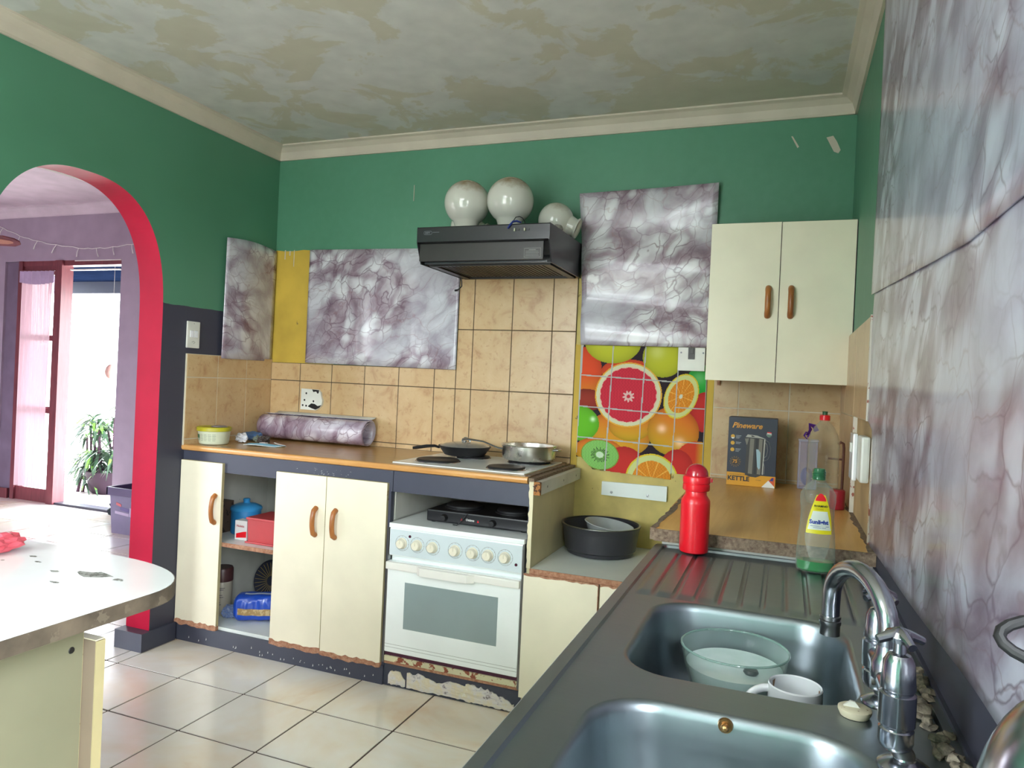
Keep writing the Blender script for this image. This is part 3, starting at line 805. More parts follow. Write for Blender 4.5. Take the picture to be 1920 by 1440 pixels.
# --- cooker
ck = thing('oven', 'built-in white oven with seven ivory knobs, under the hob', 'oven', (1.42, -.33, .0))
b1 = MB(); b1.box(1.132, 1.718, -.575, -.05, .08, .655)
b1.build('body', [M['enamel']], ck)
b2 = MB(); b2.box(1.129, 1.720, -.605, -.03, .655, .675, .003); b2.build('top_plate', [M['enamel']], ck)
cp = MB(); cp.box(1.131, 1.718, -.602, -.574, .541, .655, .006); cpo = cp.build('control_panel', [M['enamel']], ck)
c2 = MB(); c2.box(1.136, 1.713, -.6045, -.6018, .546, .650, .001); c2.build('fascia_plate', [M['ctrl']], cpo)
for i, kx in enumerate((1.193, 1.262, 1.332, 1.431, 1.507, 1.573, 1.644)):
    kb = MB(); R_ = Matrix.Translation((kx, -.6045, .597)) @ Matrix.Rotation(PI / 2, 4, 'X')
    kb.lathe([(.0225, 0), (.0225, .004), (.0195, .007), (.0185, .020), (.016, .024), (0, .0245)], seg=24, xf=R_)
    kb.box(kx - .002, kx + .002, -.6315, -.6285, .598, .612)
    kb.build('knob', [M['knob']], cpo)
    rg = MB(); rg.tube([(kx + .031 * math.cos(a * PI / 15), -.6047, .597 + .031 * math.sin(a * PI / 15)) for a in range(30)], .0006, 5, closed=True)
    for a in range(10):
        q = PI * (a / 10 * 1.7 - .35); rg.box(kx + .029 * math.cos(q) - .0006, kx + .029 * math.cos(q) + .0006, -.6052, -.6045, .597 + .029 * math.sin(q) - .0014, .597 + .029 * math.sin(q) + .0014)
    rg.build('dial_marks', [M['grey_line']], cpo)
for kx, kz in ((1.227, .628), (1.690, .575)):
    mb = MB(); mb.lathe([(.006, 0), (.005, .003), (0, .0035)], seg=16, xf=Matrix.Translation((kx, -.6045, kz)) @ Matrix.Rotation(PI / 2, 4, 'X'))
    mb.build('indicator_lamp', [plain('dark_red_lamp', '#4a1a30', .2)], cpo)
od = MB(); od.box(1.129, 1.712, -.603, -.576, .145, .519, .004); odo = od.build('door', [M['enamel']], ck)
bx(1.213, 1.622, -.6045, -.6028, .250, .439).build('window', [M['oven_glass']], odo)
ht = MB(); ht.box(1.129, 1.712, -.622, -.603, .488, .519, .005)
ht.prism([(1.275, -.622), (1.295, -.640), (1.50, -.640), (1.525, -.622)], 'z', .484, .516); ht.build('handle', [plain('pale_handle_plastic', '#ebe9e2', .4, var=.03)], odo)
gl_ = MB()
for z in (.178, .166): gl_.box(1.131, 1.710, -.6034, -.6029, z, z + .0012)
gl_.build('groove', [M['grey_line']], odo)
for a, b_ in ((1.1225, 1.129), (1.7135, 1.7215)): bx(a, b_, -.602, -.57, .10, .655).build('side_trim', [M['chrome_dull']], ck)
lw = MB(); lw.box(1.129, 1.715, -.600, -.57, .106, .128, .002); lwo = lw.build('lower_lip', [M['enamel_dirty']], ck)
bx(1.127, 1.717, -.596, -.57, .094, .106).build('rusted_rail', [M['rust_chip']], ck)
bx(1.129, 1.714, -.592, -.57, .128, .146).build('gap', [plain('dark_maroon_gap', '#4a1c34', .6)], ck)
pk = MB(); pk.box(1.1225, 1.7262, -.584, -.54, 0, .093); pko = pk.build('plinth', [M['navy']], ck)
def peel(x0, x1, zlo, zhi, seed, n=22):
    rnd = random.Random(seed)
    top = [(x0 + (x1 - x0) * i / n, zhi(i / n) + rnd.uniform(-.006, .006)) for i in range(n + 1)]
    bot = [(x0 + (x1 - x0) * i / n, zlo + rnd.uniform(-.002, .004)) for i in range(n + 1)][::-1]
    return top + bot
pp = MB(); pp.prism(peel(1.145, 1.225, .008, lambda s: .066 * math.sin(PI * (s * .8 + .15)) ** .4, 1, 10), 'y', -.588, -.584)
pp.prism(peel(1.232, 1.50, .006, lambda s: .062 + .008 * math.sin(s * 9), 2), 'y', -.588, -.584)
pp.prism(peel(1.495, 1.70, .004, lambda s: .075 - .045 * s ** 2, 3), 'y', -.5885, -.584)
t = NT('peeled_white_paint'); n = t.noise(22, 6, rough=.7); n2 = t.noise(9, 3, t.map((1, 1, 5)))
t.set(color=t.ramp(n.outputs[0], [(.34, rgb('#7a6c70')), (.42, rgb('#d6d2d2')), (.6, rgb('#d9cdb0')), (.75, rgb('#e8e6e2'))]), rough=.8); t.bump(n2.outputs[0], 1, .01)
pp.build('peeled_paint', [t.m], pko)
# navy fascia above the cooker niche, and the niche walls
nf = thing('cooker_surround', 'navy painted board across the worktop front above the oven niche', 'panel', (1.42, -.57, .799))
bx(1.128, 1.7225, -.584, -.562, .799, .8845).build('board', [M['navy']], nf)
nb = MB(); nb.box(1.129, 1.722, -.02, -.0135, .68, .884); nb.build('niche_back', [plain('dark_niche_back', '#6a6660', .7)], nf)
nsd = bx(1.1258, 1.1285, -.56, -.02, .680, .884); nsd.build('niche_side', [M['white_panel']], nf)
nz_ = bx(1.7225, 1.7262, -.584, -.56, .095, .885); nz_.build('stile', [M['navy']], nf)

# --- double hot plate in the niche
hp = thing('hot_plate', 'black portable double hot plate pushed into the niche above the oven', 'hot plate', (1.46, -.34, .675))
HY = -.50
mb = MB(); mb.box(1.245, 1.700, HY, -.22, .679, .728, .006); mb.build('body', [M['black']], hp)
for x in (1.27, 1.67):
    for y in (HY + .02, -.24): mb = MB(); mb.lathe([(.01, 0), (.01, .005)], (x, y, .6755), 12); mb.build('foot', [M['rubber']], hp)
for x, r_ in ((1.36, .078), (1.585, .070)):
    pm_ = MB(); pm_.lathe([(r_ + .008, 0), (r_ + .008, .003), (r_, .004), (r_, .012), (r_ - .006, .016), (.01, .0155), (0, .0155)], (x, -.37, .728), 36)
    pm_.build('ring', [M['black_matt']], hp)
for x in (1.328, 1.545):
    kb = MB(); kb.lathe([(.015, 0), (.015, .006), (.012, .012), (.011, .020), (0, .021)], seg=20, xf=Matrix.Translation((x, HY, .700)) @ Matrix.Rotation(PI / 2, 4, 'X'))
    kb.build('knob', [M['rubber']], hp)
mb = MB(); lettering(mb, 'Ottimo', lambda a, b: (1.425 + a, HY - .0006, .697 + b), .0125, bold=.0003); mb.build('lettering', [M['print_white']], hp)
for x in (1.402, 1.475): mb = MB(); mb.prism([(x, .695), (x + .008, .695), (x + .004, .705)], 'y', HY - .0006, HY); mb.build('warning_mark', [M['red_plastic']], hp)
mb = MB(); mb.tube([(1.43, HY + .0, .725), (1.42, HY - .008, .71), (1.405, HY - .012, .69), (1.395, HY - .02, .679), (1.375, HY - .015, .678)], .002, 6); mb.build('flex', [M['rubber']], hp)

# --- hob let into the worktop
hb = thing('hob', 'white enamel hob with four solid plates set in the wooden worktop', 'hob', (1.39, -.30, .913))
mb = MB(); mb.box(1.100, 1.688, -.552, -.045, .9135, .9185, .002); mb.build('top_plate', [M['enamel']], hb)
for x, y, r_ in ((1.236, -.40, .092), (1.568, -.44, .078), (1.30, -.165, .075), (1.575, -.175, .092)):
    mb = MB(); mb.lathe([(r_ + .006, 0), (r_ + .005, .002), (r_ + .001, .003)], (x, y, .9185), 40, mi=1, cap=False)
    mb.lathe([(r_, 0), (r_ + .001, .006), (r_ - .004, .010), (r_ * .35, .0095), (r_ * .3, .0085), (0, .0085)], (x, y, .9185), 40)
    mb.build('hot_ring', [M['black_matt'], M['chrome']], hb)

# frying pan with glass lid
PX, PY, PZ = 1.262, -.185, .929
fp = thing('frying_pan', 'black frying pan with a glass lid on the rear left plate', 'pan', (PX, PY, PZ))
mb = MB(); mb.lathe([(0, 0), (.082, 0), (.092, .003), (.118, .038), (.122, .041), (.120, .043), (.114, .038), (.088, .006), (0, .004)], (PX, PY, PZ), 44); mb.build('body', [M['black_matt']], fp)
mb = MB(); mb.tube([(PX - .105, PY - .045, PZ + .030), (PX - .125, PY - .055, PZ + .037), (PX - .16, PY - .07, PZ + .034), (PX - .20, PY - .092, PZ + .026), (PX - .215, PY - .10, PZ + .024)], [.008, .010, .012, .012, .009], 12, flat=.65); mb.build('handle', [M['black']], fp)
mb = MB(); mb.lathe([(.113, .0), (.114, .003), (.09, .012), (.05, .019), (0, .022)], (PX, PY, PZ + .040), 40, cap=False); mb.build('lid', [thin_clear('lid_glass', '#9aa2a4', .25, .05)], fp)
mb = MB(); mb.tube([(PX + .006 + .020 * math.cos(a), PY, PZ + .062 + .018 * math.sin(a)) for a in [PI * k / 10 for k in range(11)]], .0035, 8); mb.lathe([(.012, 0), (.010, .006), (0, .007)], (PX, PY, PZ + .061), 16); mb.build('lid_handle', [M['chrome']], fp)

# steel saute pan
QX, QY, QZ = 1.572, -.178, .9305
sp2 = thing('saute_pan', 'shiny stainless steel saute pan on the rear right plate', 'pan', (QX, QY, QZ))
mb = MB(); mb.lathe([(0, 0), (.100, 0), (.114, .004), (.118, .012), (.121, .064), (.126, .067), (.124, .070), (.118, .066), (.115, .014), (.105, .006), (0, .005)], (QX, QY, QZ), 48); mb.build('body', [M['steel_pot']], sp2)
mb = MB(); mb.tube([(QX - .113, QY - .035, QZ + .045), (QX - .135, QY - .045, QZ + .050), (QX - .19, QY - .075, QZ + .074), (QX - .25, QY - .105, QZ + .082), (QX - .275, QY - .115, QZ + .080)], [.010, .009, .009, .011, .010], 12, flat=.45); mb.build('handle', [M['chrome']], sp2)
mb = MB(); mb.tube([(QX + .116, QY - .02, QZ + .052), (QX + .14, QY - .02, QZ + .054), (QX + .146, QY + .005, QZ + .054), (QX + .14, QY + .03, QZ + .054), (QX + .116, QY + .03, QZ + .052)], .004, 8); mb.build('side_handle', [M['chrome']], sp2)

# ------------------------------------------------------------------ cooker hood and what lies on it
hd = thing('cooker_hood', 'charcoal slanted cooker hood on the wall above the hob', 'cooker hood', (1.42, 0, 1.76))
x0, x1 = 1.130, 1.724
mb = MB()
prof = [(-.001, 1.764), (-.001, 1.918), (-.478, 1.9135), (-.482, 1.909), (-.482, 1.850), (-.470, 1.846), (-.462, 1.835), (-.455, 1.770), (-.440, 1.764)]
mb.prism([(y, z) for y, z in [(-.001, 1.768), (-.001, 1.918), (-.478, 1.9135), (-.482, 1.909), (-.482, 1.850), (-.46, 1.846), (-.40, 1.80), (-.395, 1.768)]], 'x', x0 + .004, x1 - .004)
mb.build('housing', [M['hood']], hd)
for a in (x0, x1 - .004):
    mb = MB(); mb.prism([(-.001, 1.762), (-.001, 1.9185), (-.479, 1.914), (-.482, 1.909), (-.482, 1.848), (-.44, 1.762)], 'x', a, a + .004); mb.build('side_plate', [M['hood']], hd)
mb = MB(); mb.box(x0 + .004, x1 - .03, -.462, -.452, 1.772, 1.846, .002); vz = mb.build('visor', [M['hood_visor']], hd)
mb = MB(); mb.box(x0 + .02, x1 - .02, -.44, -.436, 1.764, 1.772); mb.build('lip', [M['hood']], hd)
lx, lz, lw_, lh = 1.612, 1.780, .070, .036
mb = MB()
for a in ((lx, lx + lw_, lz, lz + .0015), (lx, lx + lw_, lz + lh, lz + lh + .0015), (lx, lx + .0015, lz, lz + lh), (lx + lw_, lx + lw_ + .0015, lz, lz + lh + .0015)): mb.box(a[0], a[1], -.4626, -.462, a[2], a[3])
mb.box(lx + .020, lx + .050, -.4626, -.462, lz + .029, lz + .0315)
for k in range(4): mb.box(lx + .006, lx + .064 - .003 * (k % 2), -.4626, -.462, lz + .006 + k * .006, lz + .0075 + k * .006)
mb.build('notice', [M['grey_line']], vz)
mb = MB(); mb.tube([(1.170 + .012 + .019 * math.copysign(abs(math.cos(a)) ** .5, math.cos(a)), -.4826, 1.888 + .0075 * math.copysign(abs(math.sin(a)) ** .6, math.sin(a))) for a in [2 * PI * k / 24 for k in range(24)]], .0008, 5, closed=True)
lettering(mb, 'DEFY', lambda a, b: (1.1685 + a, -.4828, 1.8845 + b), .0105, bold=.0002)
mb.box(1.205, 1.235, -.4826, -.4822, 1.889, 1.8905); mb.build('badge', [M['grey_dim']], hd)
for x in (1.573, 1.616):
    mb = MB(); mb.box(x - .004, x + .022, -.484, -.4818, 1.884, 1.892, 0, 1); mb.box(x, x + .006, -.490, -.484, 1.882, 1.894, .001); mb.build('slider_switch', [plain('pale_slider', '#a8aa92', .4), M['black']], hd)
mb = MB()
for k in range(26): mb.box(x0 + .06 + k * .019, x0 + .066 + k * .019, -.38, -.05, 1.7655, 1.768)
mb.box(x0 + .02, x1 - .02, -.035, -.02, 1.760, 1.768); mb.box(x0 + .02, x1 - .02, -.395, -.385, 1.760, 1.768); mb.box(x0 + .02, x0 + .05, -.39, -.02, 1.760, 1.768); mb.box(x1 - .05, x1 - .02, -.39, -.02, 1.760, 1.768)
mb.build('filter_grille', [M['hood_visor']], hd)
mb = MB(); mb.tube([(1.140, -.05, 1.766), (1.143, -.045, 1.745), (1.142, -.04, 1.725), (1.130, -.04, 1.712), (1.118, -.04, 1.706)], .003, 7); mb.tube([(1.120, -.04, 1.706), (1.106, -.04, 1.704)], .005, 8); mb.build('power_cord', [M['black']], hd)

def globe(cx, cy, cz, r_, label, tilt=None, neck=.055):
    mb = MB(); prof = [(neck, -r_ - .028), (neck + .002, -r_ - .022), (neck - .006, -r_ - .012)]
    a0 = math.asin((neck - .006) / r_)
    for k in range(1, 25):
        a = a0 + (PI - a0) * k / 24; prof.append((max(0, r_ * math.sin(a)), -r_ * math.cos(a)))
    xf = Matrix.Translation((cx, cy, cz)) @ (tilt or Matrix.Identity(4))
    mb.lathe(prof, seg=40, xf=xf, cap=False)
    return tag(mb.build('glass_globe', [M['opal']], loc=(cx, cy, cz)), label, 'lamp globe', 'opal lamp globes on the cooker hood')
globe(1.247, -.245, 2.049 + .02, .103, 'dusty white lamp globe standing on the hood, left of the two tallest')
globe(1.458, -.25, 2.049 + .02, .1035, 'dusty white lamp globe standing on the hood, beside the blue clip')
globe(1.632, -.125, 2.004, .080, 'brown-stained white lamp globe tipped over at the right end of the hood', Matrix.Rotation(-1.20, 4, 'Y') @ Matrix.Rotation(.1, 4, 'X'), .045)
globe(1.176, -.083, 2.000, .078, 'white lamp globe lying almost hidden behind the left standing globe', Matrix.Rotation(-1.25, 4, 'Y'), .045)
mb = MB(); mb.lathe([(.050, 0), (.052, .012), (.044, .022), (.03, .024), (0, .024)], (1.30, -.33, 1.9165), 30); tag(mb.build('globe_collar', [M['white_plastic']]), 'pale round lamp collar lying on the hood below the left globe', 'lamp part')
cpn = thing('clip', 'small blue plastic clip with a loop of black wire on the hood edge', 'clip', (1.565, -.476, 1.914))
mb = MB(); mb.tube([(1.546, -.4865, 1.894), (1.556, -.4865, 1.908), (1.566, -.4845, 1.921), (1.578, -.472, 1.926), (1.592, -.46, 1.922)], [.006, .008, .007, .006, .004], 8, flat=.5); mb.build('body', [plain('blue_plastic', '#2a3a8a', .4)], cpn)
mb = MB(); mb.tube([(1.565, -.478, 1.925), (1.572, -.47, 1.942), (1.585, -.46, 1.947), (1.598, -.46, 1.940), (1.608, -.462, 1.925), (1.612, -.465, 1.9165)], .0018, 6); mb.build('wire', [M['black']], cpn)
mb = MB(); rnd = random.Random(3)
mb.sphere((1.690, -.27, 1.934), .020, .03, .017); b = bmesh.new(); b.free()
mb.v = [p + Vector((rnd.uniform(-.004, .004), rnd.uniform(-.004, .004), rnd.uniform(-.003, .003))) for p in mb.v]
tag(mb.build('cloth', [plain('grey_rag', '#9a948c', .9)]), 'small crumpled grey rag at the right edge of the cooker hood', 'rag')

# ------------------------------------------------------------------ wall cupboard
wc = thing('wall_cupboard', 'cream two-door wall cupboard above the right-hand worktop', 'cupboard', (2.588, 0, 1.317))
mb = MB(); mb.box(2.331, XW - .002, -.283, -.0145, 1.342, 1.922); mb.build('body', [M['cream']], wc)
bx(2.331, XW - .002, -.283, -.0145, 1.3255, 1.3418).build('bottom_board', [plain('stained_brown_board', '#9a7a54', .6)], wc)
for a, b_, hx, yy in ((2.329, 2.585, 2.547, -.303), (2.5865, 2.8435, 2.628, -.300)):
    mb = MB(); mb.box(a, b_, yy, yy + .016, 1.317, 1.924, .001); o = mb.build('door', [M['cream']], wc)
    mb = MB(); mb.box(b_ - .0012, b_ + .0004, yy, yy + .0165, 1.318, 1.923); mb.box(a, b_, yy, yy + .016, 1.924, 1.9245); mb.build('dark_edge', [plain('dark_maroon_edge', '#54303a', .6)], o)
    grip(o, hx, 1.563, 1.678, yy)
bx(2.352, 2.362, -.03, -.01, 1.30, 1.325).build('screw', [M['rust_chip']], wc)

# ------------------------------------------------------------------ low cupboard and its white top
lc = thing('low_cupboard', 'low cream cupboard with a white top, right of the oven', 'cupboard', (2.1, -.3, 0))
mb = MB(); mb.box(1.743, XW - .002, -.596, -.004, .549, .565); mb.build('top_board', [M['white_lam']], lc)
bx(1.743, 2.5, -.600, -.596, .546, .567).build('front_edge', [M['rust_chip']], lc)
bx(1.7425, 2.5, -.58, -.02, .08, .5485).build('carcass', [M['cream']], lc)
bx(1.7425, 2.5, -.56, -.02, 0, .079).build('plinth', [M['navy']], lc)
for a, b_, sd in ((1.7225, 2.016, 21), (2.021, 2.31, 22)):
    mb = MB(); mb.box(a + .001, b_ - .001, -.606, -.588, .075, .546); o = mb.build('door', [M['cream']], lc)
    rnd = random.Random(sd); n = 18
    top = [(a + (b_ - a) * i / n, .5475) for i in range(n + 1)]; bot = [(a + (b_ - a) * i / n, .5435 - rnd.uniform(0, .006)) for i in range(n + 1)][::-1]
    mb = MB(); mb.prism(top + bot, 'y', -.6075, -.600); mb.box(b_ - .003, b_ - .0008, -.6068, -.5885, .08, .545); mb.build('chipped_edge', [M['rust_chip']], o)

# --- white bracket strip on the yellow wall
bs = thing('wall_batten', 'white batten screwed to the yellow wall under the fruit tiles', 'batten', (2.015, 0, .79))
mb = MB(); mb.prism([(1.870, .785), (2.160, .782), (2.160, .848), (1.870, .845)], 'y', -.018, -.0015); mb.build('board', [M['white_lam']], bs)
for x in (1.915, 2.078):
    mb = MB(); mb.lathe([(.006, 0), (.005, .002), (0, .0025)], seg=14, xf=Matrix.Translation((x, -.018, .800)) @ Matrix.Rotation(PI / 2, 4, 'X')); mb.build('screw', [M['chrome_dull']], bs)

# ------------------------------------------------------------------ right-hand worktop
w2 = thing('raised_worktop', 'short wooden worktop with a raw chipboard front edge below the wall cupboard', 'worktop', (2.58, -.6, .876))
mb = MB(); mb.prism([(2.318, -1.268), (XW - .004, -1.268), (XW - .004, -.012), (2.312, -.012), (2.30, -.45), (2.305, -.9)], 'z', .877, .906); mb.build('board', [wood_mat('right_worktop_laminate', '#d2a156', '#e0b56c', (30, 2, 30), .35, .15)], w2)
rnd = random.Random(31); n = 40
mb = MB(); mb.box(2.316, XW - .003, -1.275, -1.268, .874, .9055); mb.build('raw_front_edge', [M['chipboard']], w2)
L = [(2.3105 + rnd.uniform(-.006, .001), -1.27 + 1.255 * i / n) for i in range(n + 1)]; R_ = [(2.320 + rnd.uniform(-.003, .007), -1.27 + 1.255 * i / n) for i in range(n + 1)][::-1]
mb = MB(); mb.prism(L + R_, 'z', .8755, .9068); mb.build('raw_left_edge', [M['chipboard']], w2)
rnd = random.Random(32)
L = [(XW - .016 + rnd.uniform(-.006, .002), -1.27 + 1.26 * i / n) for i in range(n + 1)]
mb = MB(); mb.prism(L + [(XW - .003, -.01), (XW - .003, -1.27)], 'z', .9058, .9068); mb.build('dirt_line', [M['chipboard']], w2)
mb = MB(); mb.box(2.335, 2.845, -1.255, -1.235, .60, .8765); mb.build('support_board', [M['white_panel']], w2)
mb = MB(); mb.box(2.40, 2.84, -.03, -.012, .84, .8765); mb.build('wall_support', [M['white_panel']], w2)

# ================================================================== SINK
SZ = .860; SX0, SX1, SY0, SY1 = 2.318, 2.838, -3.25, -1.262
sk = thing('sink', 'double-bowl stainless steel sink with a ridged drainboard along the marble-print wall', 'sink', (2.58, -2.2, SZ))
def rrect(x0, x1, y0, y1, r_, n=10):
    P = []
    for cx, cy, a0 in ((x1 - r_, y1 - r_, 0), (x0 + r_, y1 - r_, PI / 2), (x0 + r_, y0 + r_, PI), (x1 - r_, y0 + r_, 1.5 * PI)):
        for k in range(n + 1):
            a = a0 + PI / 2 * k / n; P.append((cx + r_ * math.cos(a), cy + r_ * math.sin(a)))
    return P
RIM = .002
inner = (SX0 + .026, SX1 - .014, SY0 + .02, SY1 - .014)
DR = (2.352, 2.806, -1.735, -1.325)                      # drainboard
B1 = (2.402, 2.748, -2.130, -1.742, .085)               # bowls: x0 x1 y0 y1 corner radius
B2 = (2.402, 2.748, -2.625, -2.212, .085)
def loop(b, pts, z):
    vs = [b.verts.new((x, y, z)) for x, y in pts]; return vs, [b.edges.new((vs[i], vs[(i + 1) % len(vs)])) for i in range(len(vs))]
b = bmesh.new(); E_ = []
_, e = loop(b, rrect(*inner, .012, 4), SZ); E_ += e
NX, NY = 150, 40
dpts = [(DR[0] + (DR[1] - DR[0]) * i / NX, DR[2]) for i in range(NX)] + [(DR[1], DR[2] + (DR[3] - DR[2]) * j / NY) for j in range(NY)] + \
       [(DR[1] - (DR[1] - DR[0]) * i / NX, DR[3]) for i in range(NX)] + [(DR[0], DR[3] - (DR[3] - DR[2]) * j / NY) for j in range(NY)]
_, e = loop(b, dpts, SZ); E_ += e
for B in (B1, B2): _, e = loop(b, rrect(*B), SZ); E_ += e
bmesh.ops.triangle_fill(b, use_beauty=True, edges=E_)
mb = MB(); mb.addbm(b)
def smooth01(x): x = max(0, min(1, x)); return x * x * (3 - 2 * x)
def drain(u_, v_):
    x = DR[0] + (DR[1] - DR[0]) * u_; y = DR[2] + (DR[3] - DR[2]) * v_
    ph = (x - DR[0]) / .0413; fr = ph - math.floor(ph)
    k = smooth01((.5 - abs(fr - .5)) / .12) if True else 0       # flat bars between narrow grooves
    rd = smooth01((y - DR[2]) / .030 - .15 * 0) * smooth01((DR[3] - y) / .02) * smooth01(u_ * 30) * smooth01((1 - u_) * 30)
    w = .0048 * smooth01((.5 - abs(fr - .5) - .06) / .09) * .9
    return (x, y, SZ + w * rd)
mb.grid(NX, NY, drain)
# outer rim: up, over and down the front
ri = rrect(*inner, .012, 4); ro = rrect(SX0 + .004, SX1, SY0, SY1, .016, 4); ro2 = rrect(SX0, SX1, SY0, SY1, .018, 4); n = len(ri)
rm = rrect(inner[0] - .003, inner[1] + .003, inner[2] - .003, inner[3] + .003, .014, 4)
rows = [(ri, SZ), (rm, SZ + .0055), (ro, SZ + .0055), (ro2, SZ + .001), (ro2, SZ - .030)]
vs = [(x, y, z) for P, z in rows for x, y in P]
mb.add(vs, [(k * n + i, k * n + (i + 1) % n, (k + 1) * n + (i + 1) % n, (k + 1) * n + i) for k in range(len(rows) - 1) for i in range(n)], 0, True)
mb.build('sink_top', [M['steel']], sk)
for B in (B1, B2):
    x0, x1, y0, y1, r_ = B
    prof = [(0, 0), (.002, -.0005), (.005, -.003), (.008, -.008), (.010, -.016), (.013, -.05), (.018, -.10), (.024, -.128), (.034, -.148), (.050, -.158), (.075, -.1605), (.11, -.1615)]; prof = [(d_, z_ * .875) for d_, z_ in prof]
    vs = []; n = 0
    for d, z in prof:
        P = rrect(x0 + d, x1 - d, y0 + d, y1 - d, max(.02, r_ - d * .35)); n = len(P); vs += [(x, y, SZ + z) for x, y in P]
    fs = [(k * n + i, k * n + (i + 1) % n, (k + 1) * n + (i + 1) % n, (k + 1) * n + i) for k in range(len(prof) - 1) for i in range(n)]
    mb = MB(); mb.add(vs, fs, 0, True); mb.add(vs[-n:], [tuple(range(n))], 0, True); bo_ = mb.build('bowl', [M['steel']], sk)
    cx, cy = (x0 + x1) / 2, (y0 + y1) / 2
    mb = MB(); mb.lathe([(.042, .0), (.040, .002), (.034, .0005), (.018, -.002), (0, -.002)], (cx, cy, SZ - .1418), 30); mb.build('drain', [M['chrome_dull']], bo_)
mb = MB(); mb.lathe([(.010, 0), (.009, .004), (0, .005)], seg=16, xf=Matrix.Translation((2.571, -2.2205, .849)) @ Matrix.Rotation(PI / 2, 4, 'X')); mb.sphere((2.571, -2.229, .849), .0055); mb.build('overflow_screw', [plain('brass', '#b08a5a', .3, metal=1)], sk)
# lumpy old sealant where the sink meets the wall
mb = MB(); rnd = random.Random(77)
for k in range(46):
    y = -1.9 - k * .016 + rnd.uniform(-.006, .006); mb.sphere((2.822 + rnd.uniform(-.012, .010), y, SZ + .001 + rnd.uniform(0, .006)), rnd.uniform(.006, .013), rnd.uniform(.008, .018), rnd.uniform(.004, .009), seg=8, rings=5)
for k in range(30):
    y = -2.28 - rnd.uniform(-.10, .16); mb.sphere((2.822 + rnd.uniform(-.015, .006), y, SZ + .006 + rnd.uniform(0, .014)), rnd.uniform(.004, .011), rnd.uniform(.004, .012), rnd.uniform(.003, .008), seg=7, rings=5)
mb.v = [p + Vector((rnd.uniform(-.0015, .0015), rnd.uniform(-.0015, .0015), rnd.uniform(-.0015, .0015))) for p in mb.v]
mb.build('old_sealant', [chip_mat('crumbling_sealant', '#5a5248', '#a89c88', .7, 60)], sk)
mb = MB(); mb.box(2.838, 2.8445, -3.25, -1.262, SZ - .03, SZ + .012); mb.build('wall_seal', [M['navy_clean']], sk)

sc_ = thing('sink_cupboard', 'cream cupboard carrying the stainless steel sink', 'cupboard', (2.6, -2.2, 0))
mb = MB(); mb.box(2.362, 2.378, -3.22, -1.285, .08, .828); mb.box(2.378, 2.84, -3.22, -3.205, .08, .828); mb.box(2.378, 2.84, -1.30, -1.285, .08, .828); mb.box(2.378, 2.84, -3.2, -1.30, .08, .095)
mb.build('carcass', [M['white_panel']], sc_)
bx(2.38, 2.40, -3.2, -1.29, 0, .08).build('plinth', [M['navy']], sc_)
for k in range(4):
    a = -3.215 + k * .4825
    mb = MB(); mb.box(2.344, 2.3615, a + .002, a + .480, .085, .823, .001); mb.build('door', [M['cream']], sc_)

# --- mixer tap
tp = thing('mixer_tap', 'chrome swan-neck mixer tap with two cross handles behind the sink bowls', 'tap', (2.757, -2.17, SZ))
TX = 2.758
for yy, ny in ((-2.262, -.006), (-2.080, .006)):
    mb = MB(); mb.lathe([(.029, 0), (.028, .003), (.020, .008), (.012, .011), (.0115, .013)], (TX + .010, yy, SZ + .0006), 28); mb.build('flange', [M['chrome']], tp)
    mb = MB(); mb.tube([(TX + .010, yy, SZ + .008), (TX + .010, yy, SZ + .014), (TX + .004, yy, SZ + .024), (TX, yy, SZ + .032)], .0115, 14); mb.build('union_pipe', [M['chrome_dull']], tp)
    mb = MB(); mb.lathe([(.012, 0), (.0165, .004), (.0185, .010), (.0185, .024), (.0165, .026), (.0165, .028), (.0195, .030), (.0195, .064), (.0165, .066), (.0165, .068), (.0185, .070), (.0185, .074), (.0165, .100), (.012, .108), (.007, .110), (.007, .124)], (TX, yy, SZ + .020), 28)
    mb.build('valve_body', [M['chrome']], tp)
    mb = MB(); zc = SZ + .020 + .128
    for a in (0.35, 0.35 + PI / 2):
        if yy > -2.2: a += .35
        dx, dy = math.cos(a), math.sin(a)
        mb.tube([(TX - dx * .026, yy - dy * .026, zc - .004), (TX - dx * .012, yy - dy * .012, zc + .001), (TX, yy, zc + .003), (TX + dx * .012, yy + dy * .012, zc + .001), (TX + dx * .026, yy + dy * .026, zc - .004)], [.0048, .0062, .0085, .0062, .0048], 10)
    mb.lathe([(.011, 0), (.013, .006), (.010, .012), (0, .014)], (TX, yy, zc - .006), 20); mb.build('cross_handle', [M['chrome']], tp)
mb = MB(); mb.tube([(TX, -2.25, SZ + .068), (TX, -2.09, SZ + .068)], .0145, 18); mb.lathe([(.019, 0), (.019, .02), (.015, .026), (.013, .040)], (TX, -2.171, SZ + .068), 24); mb.build('bridge', [M['chrome']], tp)
sx_, sy_ = TX, -2.171; ex_, ey_ = 2.700, -2.030
pts = [(sx_, sy_, SZ + .104), (sx_, sy_, SZ + .120)]
for k in range(1, 15):
    a = PI * k / 15; q = (1 - math.cos(a)) / 2; pts.append((sx_ + (ex_ - sx_) * q, sy_ + (ey_ - sy_) * q, SZ + .123 + .058 * math.sin(a)))
pts += [(ex_, ey_, SZ + .112), (ex_, ey_, SZ + .092)]
mb = MB(); mb.tube(pts, .0125, 20); mb.build('spout', [M['chrome']], tp)
mb = MB(); mb.lathe([(.0138, 0), (.0138, .014), (.0150, .016), (.0150, .021), (.0132, .022), (.0132, .024), (.0145, .0245), (.0145, .028)], (ex_, ey_, SZ + .068), 24); mb.build('spout_tip', [M['chrome_dull']], tp)

